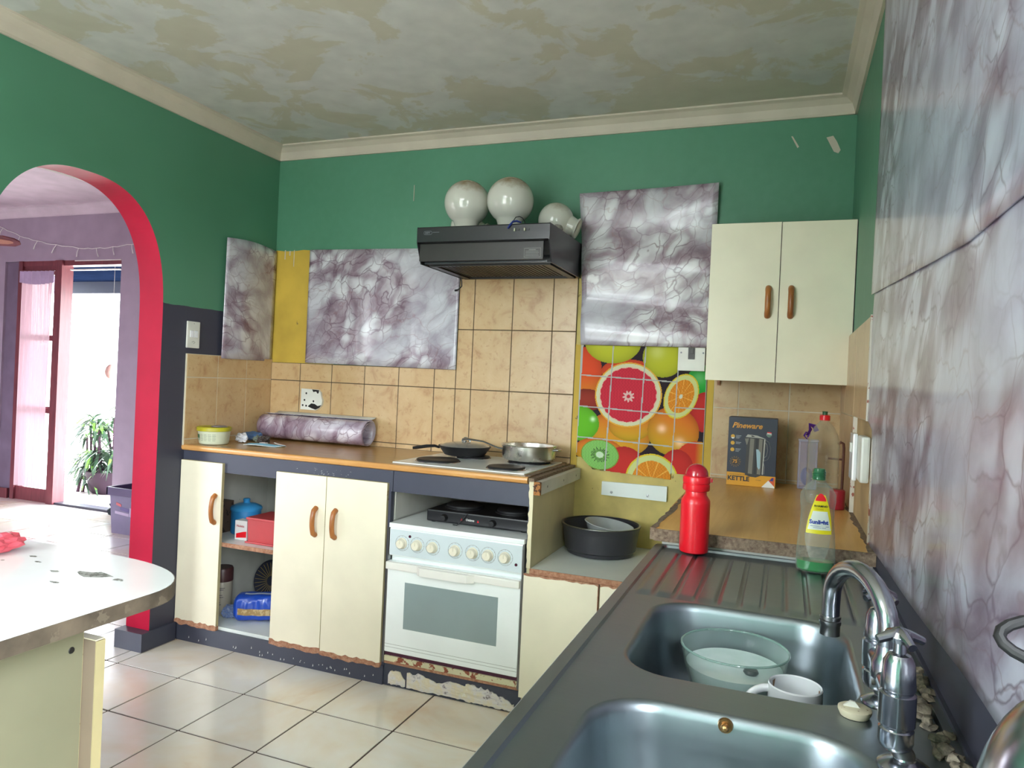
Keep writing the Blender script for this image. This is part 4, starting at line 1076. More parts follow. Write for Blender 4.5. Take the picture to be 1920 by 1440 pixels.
# --- things in and on the sink
pg = thing('sink_plug', 'off-white round rubber sink plug lying by the taps', 'sink plug', (2.727, -2.132, SZ))
mb = MB(); mb.lathe([(.0175, .0005), (.0205, .007), (.0205, .010), (.018, .0115), (0, .0115)], (2.727, -2.140, SZ), 30); mb.build('plug', [plain('off_white_rubber', '#d4cbb0', .6, spots='#8a7a5a', spot_at=.62, spot_scale=60)], pg)
mb = MB(); mb.prism([(2.713, .8715), (2.721, .8790), (2.727, .8785), (2.733, .8715)], 'y', -2.142, -2.138); mb.build('grip', [M['white_plastic']], pg)
GX, GY, GZ = 2.560, -1.857, SZ - .1385
gb = thing('glass_bowl', 'clear glass bowl of cloudy water standing in the far sink bowl', 'bowl', (GX, GY, GZ))
mb = MB(); mb.lathe([(0, 0), (.050, 0), (.058, .003), (.074, .035), (.086, .075), (.0905, .101), (.0925, .104), (.0905, .1065), (.0885, .105), (.0835, .076), (.0715, .037), (.056, .007), (0, .005)], (GX, GY, GZ), 56); mb.build('glass', [thin_clear('bowl_glass', '#b4ccc6', .02, .04)], gb)
mb = MB(); mb.tube([(GX + .0908 * math.cos(2 * PI * k / 56), GY + .0908 * math.sin(2 * PI * k / 56), GZ + .1055) for k in range(56)], .0021, 8, closed=True); mb.build('rim', [thin_clear('thick_glass_rim', '#8fb0a8', .45, .04)], gb)
t = NT('cloudy_soapy_water'); n = t.noise(30, 3); t.set(color=t.ramp(n.outputs[0], [(.3, rgb('#cfe6e2')), (.7, rgb('#dff0ee'))]), rough=.1, coat=.4, trans=.0)
mb = MB(); mb.lathe([(0, .0055), (.0555, .0075), (.0710, .0375), (.0815, .074), (0, .0745)], (GX, GY, GZ), 56); mb.build('water', [t.m], gb)
mb = MB(); mb.lathe([(0, 0), (.010, .001), (.013, .005), (.011, .009), (0, .011)], (GX + .030, GY - .030, GZ + .073), 20); tag(mb.build('lid_knob', [M['black']]), 'small dark round knob floating in the cloudy water', 'knob')
MX, MY = 2.659, -1.955
mg = thing('mug', 'white coffee mug standing in front of the glass bowl in the sink', 'mug', (MX, MY, GZ))
mb = MB(); mb.lathe([(0, 0), (.036, 0), (.0395, .003), (.0410, .010), (.0410, .094), (.0395, .096), (.0380, .094), (.0375, .012), (.03, .006), (0, .005)], (MX, MY, GZ), 44); mb.build('body', [M['ceramic']], mg)
hpts = []
for k in range(13):
    a = PI * k / 12; hpts.append((MX - .0385 - .036 * math.sin(a), MY - .006 - .008 * math.sin(a), GZ + .052 + .034 * math.cos(a)))
mb = MB(); mb.tube(hpts, .0052, 10, flat=1.2); mb.build('handle', [M['ceramic']], mg)
mb = MB(); mb.add([(MX + .0372 * math.cos(a), MY + .0372 * math.sin(a), GZ + z) for a, z in ((.2, .090), (.35, .088), (.30, .068), (.24, .062))], [(0, 1, 2, 3)]); mb.add([(MX + .0372 * math.cos(a), MY + .0372 * math.sin(a), GZ + z) for a, z in ((2.5, .092), (2.7, .090), (2.62, .072))], [(0, 1, 2)])
mb.build('coffee_stain', [plain('coffee_stain', '#8a6038', .5)], mg)

RBX, RBY = 2.424, -1.318
rb = thing('sports_bottle', 'bright red plastic sports bottle with a domed cap on the drainboard', 'bottle', (RBX, RBY, SZ))
mb = MB(); mb.lathe([(0, .001), (.030, .001), (.0345, .004), (.0360, .010), (.0360, .125), (.0355, .133), (.0300, .142), (.0265, .147), (.0262, .160), (.0262, .168)], (RBX, RBY, SZ + .0054), 48); mb.build('body', [M['red_plastic']], rb)
mb = MB(); mb.lathe([(.0265, .156), (.0320, .158), (.0335, .161), (.0335, .173), (.0318, .1745), (.0318, .176), (.0335, .177), (.0345, .190), (.0330, .193), (.0275, .195)], (RBX, RBY, SZ + .0054), 48); mb.build('cap', [M['red_plastic']], rb)
pr = [(.0285, .193)] + [(.0285 * math.cos(a), .196 + .029 * math.sin(a)) for a in [PI / 2 * k / 10 for k in range(11)]]
t = NT('translucent_red_dome'); t.set(color=rgb('#c81430'), rough=.15, coat=.6, trans=.25)
mb = MB(); mb.lathe(pr, (RBX, RBY, SZ + .0054), 40); mb.box(RBX + .028, RBX + .040, RBY - .008, RBY + .008, SZ + .186, SZ + .196, .002); mb.build('dome', [t.m], rb)

# washing-up liquid bottle: oval, clear, green soap at the bottom, printed label
DX, DY, DZ = 2.706, -1.360, SZ + .0056
db = thing('dish_soap_bottle', 'clear washing-up liquid bottle with a yellow label and a little green soap left', 'bottle', (DX, DY, DZ))
prof = [(.0, .0), (.034, .0), (.041, .004), (.0430, .015), (.0425, .045), (.0400, .085), (.0365, .120), (.0365, .145), (.0390, .165), (.0385, .182), (.0300, .197), (.0190, .206), (.0145, .212), (.0140, .222)]
mb = MB(); mb.lathe(prof, (DX, DY, DZ), 44, sy=.62, cap=False); mb.build('body', [thin_clear('clear_bottle_plastic', '#a9b6a8', .08, .1)], db)
mb = MB(); mb.lathe([(.0145, .214), (.0180, .2155), (.0145, .217), (.0142, .221), (.0155, .222), (.0140, .2235), (.0155, .227), (.0140, .229), (.0155, .232), (.0135, .235), (.0130, .240), (.0115, .240), (.0115, .214)], (DX, DY, DZ), 30); mb.build('neck', [thin_clear('green_neck_plastic', '#2f7a50', .55, .15)], db)
t = NT('green_soap'); t.set(color=rgb('#0aa04a'), rough=.1, trans=.35, coat=.5)
mb = MB(); mb.lathe([(.0, .002), (.033, .002), (.0395, .006), (.0412, .016), (.0410, .026), (0, .0262)], (DX, DY, DZ), 40, sy=.60); mb.build('soap', [t.m], db)
def on_bottle(a, z, off=.0007):
    # a = metres across, z = height on the bottle; wraps to the front
    zz = max(0, min(.24, z)); R0 = np.interp(zz, [p[1] for p in prof[1:]], [p[0] for p in prof[1:]])
    sa = max(-.98, min(.98, a / R0)); return (DX + a, DY - R0 * .62 * math.sqrt(1 - sa * sa) - off, DZ + z)
def label_shape(mb, mi, zlo, zhi, wfn, off, n=26, cols_=10, cx=.004):
    for k in range(n):
        z0, z1 = zlo + (zhi - zlo) * k / n, zlo + (zhi - zlo) * (k + 1) / n
        for c_ in range(cols_):
            q = []
            for (zz, cc) in ((z0, c_), (z0, c_ + 1), (z1, c_ + 1), (z1, c_)):
                s_ = (zz - zlo) / (zhi - zlo); a0, a1 = wfn(s_); q.append(on_bottle(cx + a0 + (a1 - a0) * cc / cols_, zz, off))
            mb.add(q, [(0, 1, 2, 3)], mi, True)
wl_ = lambda s_: (-.028 + .020 * s_ ** 1.6, .027 - .017 * s_ ** 2.2)
lb = MB(); label_shape(lb, 0, .092, .182, wl_, .0006); label_shape(lb, 1, .168, .185, lambda s_: (-.0105 + .009 * s_ ** 2, .0125 - .009 * s_ ** 2), .0009, 10)
label_shape(lb, 2, .101, .144, lambda s_: (-.0245 + .010 * s_, .0255 - .009 * s_), .0008, 12)
label_shape(lb, 3, .03, .092, lambda s_: (-.030 + .016 * (1 - s_) ** 2, .026 - .014 * (1 - s_) ** 2), .0005, 12)
lo = lb.build('label', [plain('yellow_label', '#e8dc20', .4), M['red_plastic'], plain('label_white', '#dfe8d8', .4), thin_clear('frosted_label_back', '#a8b4a8', .30, .4)], db)
mb = MB(); lettering(mb, 'Sunlight', lambda a, b: on_bottle(.004 - .0215 + a, .115 + b, .0018), .0128, bold=.0005, mi=0)
lettering(mb, 'RHAMNO', lambda a, b: on_bottle(.004 - .0125 + a, .154 + b, .0018), .0066, bold=.0001, mi=1)
lettering(mb, 'CLEAN', lambda a, b: on_bottle(.004 - .009 + a, .1475 + b, .0018), .0052, mi=2)
for a0, a1, zz in ((-.019, .021, .109), (-.013, .015, .1055)):
    mb.add([on_bottle(.004 + a0 + (a1 - a0) * k / 8, zz, .0012) for k in range(9)] + [on_bottle(.004 + a1 - (a1 - a0) * k / 8, zz + .0009, .0012) for k in range(9)], [tuple(range(18))], 0)
mb.build('lettering', [plain('blue_ink', '#1c3a9a', .5), M['black'], plain('ochre_ink', '#a89410', .5)], lo)

# big clear drinks bottle on the right worktop
CX_, CY_, CZ_ = 2.752, -.545, .907
cbz = thing('drinks_bottle', 'tall empty clear drinks bottle with a red cap on the right-hand worktop', 'bottle', (CX_, CY_, CZ_))
mb = MB(); mb.lathe([(0, .003), (.030, .0), (.046, .006), (.050, .02), (.050, .10), (.0475, .105), (.050, .11), (.050, .205), (.045, .235), (.030, .265), (.016, .280), (.0135, .288), (.0135, .296)], (CX_, CY_, CZ_), 40, cap=False); mb.build('body', [thin_clear('clear_drinks_bottle', '#b0b4a0', .06, .08)], cbz)
mb = MB(); mb.lathe([(.0165, .286), (.0165, .302), (.014, .304), (0, .304)], (CX_, CY_, CZ_), 24); mb.build('cap', [M['red_plastic']], cbz)
mb = MB(); mb.lathe([(.008, .304), (.008, .312), (.009, .316), (0, .317)], (CX_, CY_, CZ_), 18); mb.build('cap_nozzle', [plain('dark_green_plastic', '#2a5a3a', .4)], cbz)

# purple-tied clear container, wire stand with a red jar
pc = thing('clear_container', 'tall cloudy plastic container with a purple ribbon on top, behind the drinks bottle', 'container', (2.715, -.12, .907))
mb = MB(); mb.box(2.682, 2.752, -.16, -.09, .907, 1.098, .006); mb.build('body', [thin_clear('cloudy_lilac_plastic', '#a9a8c6', .42, .3)], pc)
mb = MB(); mb.box(2.680, 2.754, -.162, -.088, 1.094, 1.102, .003); mb.build('lid', [thin_clear('cloudy_lid', '#c8c8da', .6, .3)], pc)
mb = MB(); mb.tube([(2.712, -.125, 1.102), (2.700, -.14, 1.115), (2.706, -.15, 1.13), (2.722, -.14, 1.125), (2.712, -.13, 1.11)], .004, 6, flat=.3); mb.tube([(2.712, -.13, 1.118), (2.722, -.14, 1.14), (2.718, -.145, 1.16), (2.735, -.13, 1.155), (2.745, -.125, 1.135)], .009, 6, flat=.25); mb.build('ribbon', [plain('purple_ribbon', '#5a2a96', .4)], pc)
mb = MB(); mb.sphere((2.715, -.125, .955), .022, .02, .035); mb.build('contents', [plain('blue_grey_contents', '#6c6f96', .6)], pc)
ws = thing('wire_stand', 'brown bent-wire stand against the right wall beside the drinks bottle', 'stand', (2.81, -.46, .907))
mb = MB(); mb.tube([(2.800, -.50, .9105), (2.817, -.50, .9105), (2.818, -.50, 1.10), (2.816, -.50, 1.115), (2.808, -.50, 1.12), (2.800, -.50, 1.112)], .0045, 8); mb.tube([(2.770, -.50, 1.062), (2.818, -.50, 1.062)], .0035, 8); mb.tube([(2.80, -.50, .9105), (2.80, -.40, .9105), (2.817, -.40, .9105)], .0035, 8)
mb.build('frame', [plain('rusty_brown_wire', '#6a3f34', .6)], ws)
mb = MB(); mb.lathe([(0, 0), (.022, 0), (.024, .004), (.024, .06), (.021, .064), (0, .064)], (2.797, -.605, .907), 28); tag(mb.build('red_jar', [plain('dark_red_jar', '#9c1f30', .35)]), 'small dark red jar standing against the right wall next to the wire stand', 'jar')

# kettle box
KX0, KX1, KYF, KYB, KZ0, KZ1 = 2.420, 2.602, -.212, -.090, .907, 1.176
kb_ = thing('kettle_box', 'navy and yellow kettle box standing under the wall cupboard', 'box', (2.51, -.15, KZ0))
mb = MB(); mb.box(KX0, KX1, KYF, KYB, KZ0, KZ1, .001); kbo = mb.build('carton', [plain('navy_card', '#232a3c', .45)], kb_)
t = plain('orange_card', '#c8641e', .5)
bx(KX0 - .0006, KX0, KYF + .001, KYB - .001, KZ0 + .001, KZ1 - .001).build('side_print', [plain('maroon_card_side', '#5a2636', .5)], kbo)
F = lambda a, b, h=.0004: (KX0 + a * (KX1 - KX0), KYF - h, KZ0 + b * (KZ1 - KZ0))
KW, KH = KX1 - KX0, KZ1 - KZ0
def poly(mb, pts, h, mi): mb.add([F(a, b, h) for a, b in pts], [tuple(range(len(pts)))], mi)
def disc(mb, a, b, ra, h, mi, n=24): poly(mb, [(a + ra * math.cos(2 * PI * k / n), b + ra * KW / KH * math.sin(2 * PI * k / n)) for k in range(n)], h, mi)
mb = MB()
poly(mb, [(0, 0), (1, 0), (1, .165), (.70, .165), (.60, .155), (.50, .160), (.42, .180), (.30, .190), (0, .190)], .0004, 0)
poly(mb, [(.72, .0), (.985, .0), (.985, .02), (.86, .105)], .0007, 1); poly(mb, [(.86, .105), (.985, .02), (.985, .155), (.93, .150)], .0007, 2); poly(mb, [(.885, .10), (.955, .10), (.96, .145), (.93, .148)], .001, 3)
for b_ in (.715, .618, .520): disc(mb, .095, b_, .042, .0006, 4)
poly(mb, [(.058, .70), (.132, .70), (.12, .685), (.095, .678), (.07, .685)], .0009, 1)
for k in range(14):
    a = 2 * PI * k / 14; disc(mb, .165 + .105 * math.cos(a), .345 + .105 * KW / KH * math.sin(a), .012, .0006, 5, 8)
disc(mb, .165, .345, .082, .0006, 5); disc(mb, .165, .345, .074, .0008, 6)
for k in range(3):
    for j in range(3 - (k == 1)): poly(mb, [(.16, .725 - .097 * k - .018 * j), (.27 - .02 * j, .722 - .097 * k - .018 * j), (.27 - .02 * j, .730 - .097 * k - .018 * j), (.16, .733 - .097 * k - .018 * j)], .0006, 7)
# kettle picture: body bands, lid, spout, handle, water window
body = [(.375, .165), (.385, .60), (.335, .695), (.36, .715), (.78, .700), (.775, .60), (.72, .17), (.60, .135), (.47, .140)]
poly(mb, body, .0006, 8)
for a0, a1, mi in ((.435, .52, 9), (.555, .60, 6), (.62, .69, 9), (.72, .745, 10)):
    poly(mb, [(a0, .185), (a1, .180), (a1 + .02, .695), (a0 + .02, .70)], .0008, mi)
poly(mb, [(.36, .715), (.40, .755), (.60, .745), (.785, .700), (.60, .712)], .0010, 10)
poly(mb, [(.46, .735), (.50, .742), (.56, .725), (.50, .722)], .0012, 6)
poly(mb, [(.585, .545), (.63, .545), (.675, .50), (.68, .28), (.66, .25), (.62, .29)], .0012, 11)
poly(mb, [(.345, .69), (.43, .70), (.40, .61), (.385, .60)], .0010, 9)
pr_ = mb.build('front_print', [plain('card_yellow', '#d99a10', .45), M['print_white'], plain('card_orange', '#d8562a', .45), plain('card_blue', '#2a3a8a', .45), plain('card_icon_yellow', '#d8a428', .45),
     plain('card_bronze', '#7a5c28', .45), plain('card_black', '#16161c', .4), plain('card_grey_text', '#9aa0a6', .5), plain('kettle_dark_steel', '#332f30', .4), plain('kettle_mid_steel', '#7a766c', .4), plain('kettle_light_steel', '#b4b4ac', .4), plain('kettle_window', '#a4c4d0', .4)], kbo, fixn=False)
mb = MB(); G = lambda a, b: F(a, b, .0012)
mb.tube([G(.76, .69), G(.84, .66), G(.875, .58), G(.87, .48), G(.83, .41), G(.74, .375)], .0016, 6, flat=.5); mb.tube([G(.755, .66), G(.80, .62), G(.82, .54), G(.80, .46), G(.745, .42)], .001, 6); mb.tube([G(.74, .375), G(.77, .30), G(.765, .19)], .0009, 6); mb.build('picture_lines', [plain('kettle_line_grey', '#8a8c8e', .4)], kbo)
mb = MB()
lettering(mb, 'Pineware', lambda a, b: F(.07 + a / KW, .845 + b / KH - a * .02 / KW * 0, .0014), .030, shear=.35, bold=.0008)
lettering(mb, '75', lambda a, b: F(.105 + a / KW, .325 + b / KH, .0014), .019, shear=.1, bold=.0006)
mb.build('gold_lettering', [plain('card_gold_ink', '#d8941c', .4)], kbo)
mb = MB(); lettering(mb, 'KETTLE', lambda a, b: F(.02 + a / KW, .072 + b / KH, .0014), .0245, bold=.0009); lettering(mb, '1.7L AUTOMATIC CORDLESS', lambda a, b: F(.05 + a / KW, .152 + b / KH, .0014), .0062)
lettering(mb, '75 YEARS', lambda a, b: F(.60 + a / KW, .090 + b / KH, .0014), .005)
mb.build('black_lettering', [M['black']], kbo)
mb = MB(); disc(mb, .835, .770, .055, .0006, 0)
for k, (mi, bb) in enumerate(((1, .800), (2, .785), (0, .770), (3, .752))): poly(mb, [(.79, bb - .006), (.88, bb - .010), (.885, bb + .002), (.80, bb + .008)], .0008 + .0001 * k, mi)
mb.build('round_emblem', [plain('emblem_grey', '#8c9a94', .5), M['red_plastic'], M['print_white'], plain('emblem_green', '#2f6a4a', .5)], kbo, fixn=False)

# chrome flask by the near bowl
FX, FY = 2.772, -2.755
fk_ = thing('flask', 'stainless steel flask with a black carry loop at the right edge of the photo', 'flask', (FX, FY, SZ))
mb = MB(); R_ = .051
pr = [(0, 0), (R_ - .004, 0), (R_, .004), (R_, .19)] + [(R_ * math.cos(a) ** .9 if a < 1.5 else .0, .19 + .085 * math.sin(a)) for a in [PI / 2 * k / 12 for k in range(1, 12)]] + [(0, .275)]
mb.lathe(pr, (FX, FY, SZ + .0045), 48); mb.build('body', [M['chrome']], fk_)
mb = MB(); cx, cz = FX + .008, SZ + .300
mb.tube([(cx + .055 * math.cos(a) * .9 - .0, FY + .010 * math.sin(a), cz + .012 * math.sin(a)) for a in [2 * PI * k / 28 for k in range(28)]], .0030, 10, closed=True); mb.build('carry_loop', [M['rubber']], fk_)

# pot on the low cupboard
ZX, ZY, ZZ = 1.916, -.190, .566
pt = thing('casserole_pot', 'wide dark grey casserole pot on the white low cupboard top', 'pot', (ZX, ZY, ZZ))
mb = MB(); mb.lathe([(0, 0), (.128, 0), (.140, .004), (.142, .016), (.150, .022), (.160, .095), (.165, .118), (.168, .121), (.164, .124), (.158, .120), (.148, .03), (.135, .012), (0, .010)], (ZX, ZY, ZZ), 56); mb.build('body', [plain('charcoal_pot_enamel', '#2f2f35', .4, coat=.2)], pt)
mb = MB(); mb.lathe([(.163, .119), (.167, .1225), (.167, .126), (.160, .126)], (ZX, ZY, ZZ), 56, cap=False); mb.build('rim', [M['chrome_dull']], pt)
bw = MB(); xf = Matrix.Translation((ZX + .030, ZY - .01, ZZ + .066)) @ Matrix.Rotation(.14, 4, 'Y') @ Matrix.Scale(1.28, 4)
bw.lathe([(0, 0), (.05, 0), (.065, .01), (.080, .045), (.083, .047), (.081, .049), (.062, .013), (0, .004)], seg=40, xf=xf); tag(bw.build('glass_dish', [thin_clear('smoky_glass', '#b4baba', .5, .08)]), 'cloudy glass dish tilted inside the dark casserole pot', 'dish')

# ------------------------------------------------------------------ things on the long worktop
TBX, TBY = .083, -.485
tb = thing('margarine_tub', 'white round margarine tub with a yellow lid at the left end of the worktop', 'tub', (TBX, TBY, .9145))
mb = MB(); mb.lathe([(0, 0), (.062, 0), (.066, .004), (.074, .066), (0, .066)], (TBX, TBY, .9145), 40); mb.build('body', [plain('pale_tub', '#c9cdb4', .4)], tb)
mb = MB(); mb.lathe([(.0775, .062), (.079, .064), (.079, .078), (.074, .082), (.070, .080), (0, .080)], (TBX, TBY, .9145), 40); mb.build('lid', [plain('olive_yellow_lid', '#b3ab28', .4)], tb)
def tubw(a, z, h=.0008): rr = .066 + (z / .066) * .008 + h; return (TBX + rr * math.sin(a), TBY - rr * math.cos(a), .9145 + z)
mb = MB(); mb.grid(6, 3, lambda u_, v_: tubw(-.75 + .42 * u_, .018 + .028 * v_), 0); mb.grid(6, 3, lambda u_, v_: tubw(-.72 + .40 * u_, .030 + .017 * v_, .0012), 1); mb.build('label', [plain('label_grey', '#9aa89a', .5), plain('label_green', '#3a6848', .5)], tb)
mb = MB()
for k in range(4):
    for j in range(5): mb.grid(4, 1, lambda u_, v_: tubw(-.20 + .28 * k + (.20 + .02 * (j % 2)) * u_, .018 + .007 * j + .0022 * v_, .0012), 0)
mb.build('small_print', [plain('small_print_grey', '#8d9482', .5)], tb)
mb = MB(); rnd = random.Random(9); mb.sphere((TBX + .03, TBY + .0, .9985), .042, .035, .0055, seg=14, rings=8); mb.v = [p + Vector((rnd.uniform(-.004, .004), rnd.uniform(-.004, .004), rnd.uniform(-.0015, .0015))) for p in mb.v]; tag(mb.build('foil', [plain('crumpled_foil', '#a59ea6', .35, metal=.6)]), 'crumpled foil scrap lying on the yellow tub lid', 'foil')

def crumple(c, s3, seed, n=3, amp=.3):
    b = bmesh.new(); bmesh.ops.create_icosphere(b, subdivisions=n, radius=1); rnd = random.Random(seed)
    ph = [rnd.uniform(0, 6) for _ in range(9)]
    for v in b.verts:
        p = v.co.copy(); k = 1 + amp * (math.sin(p.x * 5 + ph[0]) * math.sin(p.y * 6 + ph[1]) + .6 * math.sin(p.z * 9 + p.x * 7 + ph[2])) + rnd.uniform(-.10, .10)
        v.co = Vector((c[0] + p.x * s3[0] * k, c[1] + p.y * s3[1] * k, max(c[2] - s3[2] * .9, c[2] + p.z * s3[2] * k)))
    m_ = MB(); m_.addbm(b); return m_
tag(crumple((.125, -.345, .936), (.030, .024, .022), 1).build('tissue', [plain('white_tissue', '#d8d8de', .8)]), 'crumpled white tissue on the worktop right of the tub', 'tissue')
tag(crumple((.085, -.225, .937), (.060, .045, .022), 6, 3, .12).build('cloth', [plain('dusty_blue_cloth', '#4a6a94', .8)]), 'folded dusty blue cloth between the tub and the marble-print roll', 'cloth')
tag(crumple((.168, -.275, .930), (.024, .022, .017), 2).build('scrap', [plain('grey_green_lump', '#6f766a', .7)]), 'small grey-green lump beside the white tissue', 'scrap')
tag(crumple((.212, -.285, .930), (.030, .024, .018), 3).build('scrap', [plain('dark_brown_leather', '#3a2f2c', .6)]), 'small dark brown lump between the tissue and the face mask', 'scrap')
mb = MB(); mb.box(.232, .268, -.345, -.322, .9145, .9225, .003); mo_ = mb.build('lighter_box', [plain('pale_pink_box', '#cfc4c4', .5)]); tag(mo_, 'tiny white and pink packet lying next to the face mask', 'packet')
fm = thing('face_mask', 'pale blue disposable face mask lying flat on the worktop', 'face mask', (.30, -.40, .915))
def mk(u_, v_): 
    x = .225 + .165 * u_; y = -.445 + .075 * v_ + .03 * u_; return (x, y, .9165 + .004 * math.sin(v_ * PI) + .0015 * math.sin(v_ * 18) + .002 * math.sin(u_ * 5))
mb = MB().grid(24, 20, mk); mb.build('fabric', [plain('pale_blue_fabric', '#7fb2cc', .8)], fm, solid=.0012)
mb = MB(); 
for v_ in (0, 1): mb.tube([tuple(Vector(mk(k / 12, v_)) + Vector((0, 0, .0012))) for k in range(13)], .0022, 6, flat=.6)
mb.tube([(.225, -.445, .917), (.212, -.425, .917), (.214, -.395, .917), (.226, -.372, .917)], .0014, 6); mb.tube([(.390, -.415, .917), (.405, -.40, .918), (.40, -.37, .918), (.388, -.342, .917), (.34, -.34, .921), (.31, -.33, .925)], .0014, 6)
mb.build('white_edging', [M['print_white']], fm)

# roll of marble-print vinyl: a spiral
ro_ = thing('vinyl_roll', 'loose roll of marble-print vinyl lying along the tiles on the worktop', 'roll', (.35, -.09, .9145))
RC = (-.094, .985)
def spiral(u_, v_):
    turns = 2.35; a = -PI * .5 + .9 + u_ * 2 * PI * turns; rr = .050 + .0165 * min(1, u_ * 1.0)
    if u_ < .25: rr = .050 - .006 * (1 - u_ / .25)
    x = .052 + .640 * v_ + .014 * math.sin(a) * v_ * .3
    return (x, RC[0] + rr * math.cos(a), RC[1] + rr * math.sin(a))
mb = MB(); mb.grid(150, 20, spiral); mb.build('sheet', [M['marble_roll']], ro_, solid=.0016)
def flap(u_, v_):
    return (.078 + .605 * v_, -.094 + .080 * (1 - abs(1 - 2 * u_) ** 1.2 * 1.0) * 0 + .012 + .068 * u_, 1.052 - .01 * u_ + .018 * u_ ** 2)
mb = MB(); mb.grid(8, 10, flap); mb.build('loose_flap', [M['vinyl_back']], ro_, solid=.0016)

# broken socket, switches
so = thing('socket', 'broken white wall socket with black holes above the vinyl roll', 'socket', (.287, -.012, 1.132))
mb = MB(); n = 18; P = [(.221, 1.076), (.221, 1.189)]
P = [(.222, 1.078), (.223, 1.188), (.33, 1.186), (.345, 1.172), (.350, 1.150), (.358, 1.130), (.354, 1.105), (.338, 1.088), (.318, 1.077)]
mb.prism(P, 'y', -.024, -.010); mb.build('plate', [M['white_plastic']], so)
mb = MB()
mb.prism([(.292, 1.186), (.300, 1.172), (.318, 1.176), (.326, 1.165), (.334, 1.168), (.336, 1.184)], 'y', -.0248, -.0238); mb.build('broken_hole', [M['black']], so); mb = MB()
mb.prism([(.268, 1.095), (.290, 1.112), (.312, 1.110), (.330, 1.100), (.354, 1.106), (.340, 1.090), (.318, 1.080), (.295, 1.086)], 'y', -.0248, -.0238)
for x, z in ((.246, 1.128), (.303, 1.124), (.236, 1.100), (.258, 1.098), (.256, 1.164)):
    h_ = MB(); h_.lathe([(.0055, 0), (0, .0004)], seg=12, xf=Matrix.Translation((x, -.0242, z)) @ Matrix.Rotation(PI / 2, 4, 'X')); h_.build('pin_hole', [M['black']], so)
mb.build('broken_hole', [M['black']], so)
sw = thing('light_switch', 'white rectangular light switch on the navy wall right of the arch', 'switch', (.008, -.565, 1.427))
mb = MB(); mb.box(.001, .010, -.603, -.527, 1.365, 1.490, .003); mb.build('plate', [M['white_plastic']], sw)
mb = MB(); mb.box(.010, .014, -.588, -.566, 1.415, 1.447, .002); mb.box(.010, .014, -.562, -.541, 1.415, 1.447, .002); mb.build('rocker', [M['ceramic']], sw)
mb = MB(); mb.box(.0100, .0106, -.567, -.563, 1.478, 1.482); mb.tube([(.0103, -.575, 1.392), (.0103, -.565, 1.397), (.0103, -.555, 1.392), (.0103, -.565, 1.385)], .0012, 5); mb.build('marks', [M['grey_line']], sw)
is_ = thing('isolator_switch', 'square white switch plate with a dark rocker above the fruit tiles', 'switch', (2.24, -.02, 1.407))
mb = MB(); mb.box(2.183, 2.297, -.030, -.0225, 1.356, 1.457, .002); mb.build('plate', [M['white_plastic']], is_)
mb = MB(); mb.box(2.226, 2.254, -.0325, -.030, 1.406, 1.456, .001); mb.box(2.234, 2.248, -.036, -.032, 1.43, 1.452, .001); mb.build('rocker', [plain('dark_brown_rocker', '#2e2422', .4)], is_)
for x in (2.196, 2.289): mb = MB(); mb.lathe([(.004, 0), (0, .0006)], seg=12, xf=Matrix.Translation((x, -.030, 1.434)) @ Matrix.Rotation(PI / 2, 4, 'X')); mb.build('screw', [M['grey_dim']], is_)
pb = thing('wall_socket', 'white socket box on the bare plaster of the right wall, seen edge-on', 'socket', (2.83, -1.05, 1.11))
mb = MB(); mb.box(2.812, XW - .012, -1.135, -1.035, 1.055, 1.175, .006); mb.build('box', [M['white_plastic']], pb)
mb = MB(); mb.box(2.800, 2.812, -1.045, -.955, 1.050, 1.178, .004); mb.build('plate', [M['ceramic']], pb)
mb = MB(); mb.box(2.797, 2.801, -1.00, -.975, 1.125, 1.15, .001); mb.build('rocker', [M['white_plastic']], pb)

# ------------------------------------------------------------------ things inside the open cupboard
ZS = .479
cn = thing('canister', 'blue plastic canister with a knobbed lid on the cupboard shelf', 'canister', (.186, -.36, ZS))
mb = MB(); mb.lathe([(0, 0), (.066, 0), (.070, .004), (.070, .112), (.069, .118), (0, .118)], (.186, -.36, ZS), 40); mb.build('body', [plain('blue_canister', '#2f86c4', .35)], cn)
mb = MB(); mb.lathe([(.074, .112), (.075, .122), (.070, .130), (.045, .141), (.018, .146), (.015, .150), (.017, .163), (.014, .167), (0, .167)], (.186, -.36, ZS), 40); mb.build('lid', [plain('blue_canister_lid', '#3a94d0', .35)], cn)
sb = thing('sugar_packet', 'small white and red paper packet in front of the blue canister', 'packet', (.285, -.47, ZS))
mb = MB(); mb.box(.248, .318, -.505, -.455, ZS, ZS + .092, .004); pko_ = mb.build('packet', [plain('white_paper', '#dcd8d8', .6)], sb)
mb = MB(); mb.prism([(.258, ZS + .010), (.316, ZS + .016), (.316, ZS + .044), (.298, ZS + .041), (.258, ZS + .030)], 'y', -.5058, -.505); mb.build('red_stripe', [M['red_plastic']], pko_)
mb = MB(); lettering(mb, 'Huletts', lambda a, b: (.259 + a, -.5060, ZS + .062 + b), .0150, bold=.0003); mb.build('lettering', [plain('red_ink', '#b02436', .5)], pko_)
rbn = thing('red_box', 'dull red plastic box on the cupboard shelf', 'box', (.39, -.44, ZS))
mb = MB(); mb.prism([(.345, ZS + .006), (.515, ZS + .006), (.515, ZS + .112), (.338, ZS + .112)], 'y', -.525, -.36); mb.build('body', [plain('dull_red_plastic', '#b03438', .4)], rbn)
mb = MB(); mb.box(.332, .520, -.530, -.355, ZS + .108, ZS + .118, .002); mb.build('lid', [plain('dull_red_lid', '#b83c40', .4)], rbn)
mb = MB(); mb.box(.332, .520, -.533, -.353, ZS, ZS + .008, .002); mb.build('foot_rim', [plain('dull_red_rim', '#b83c40', .4)], rbn)
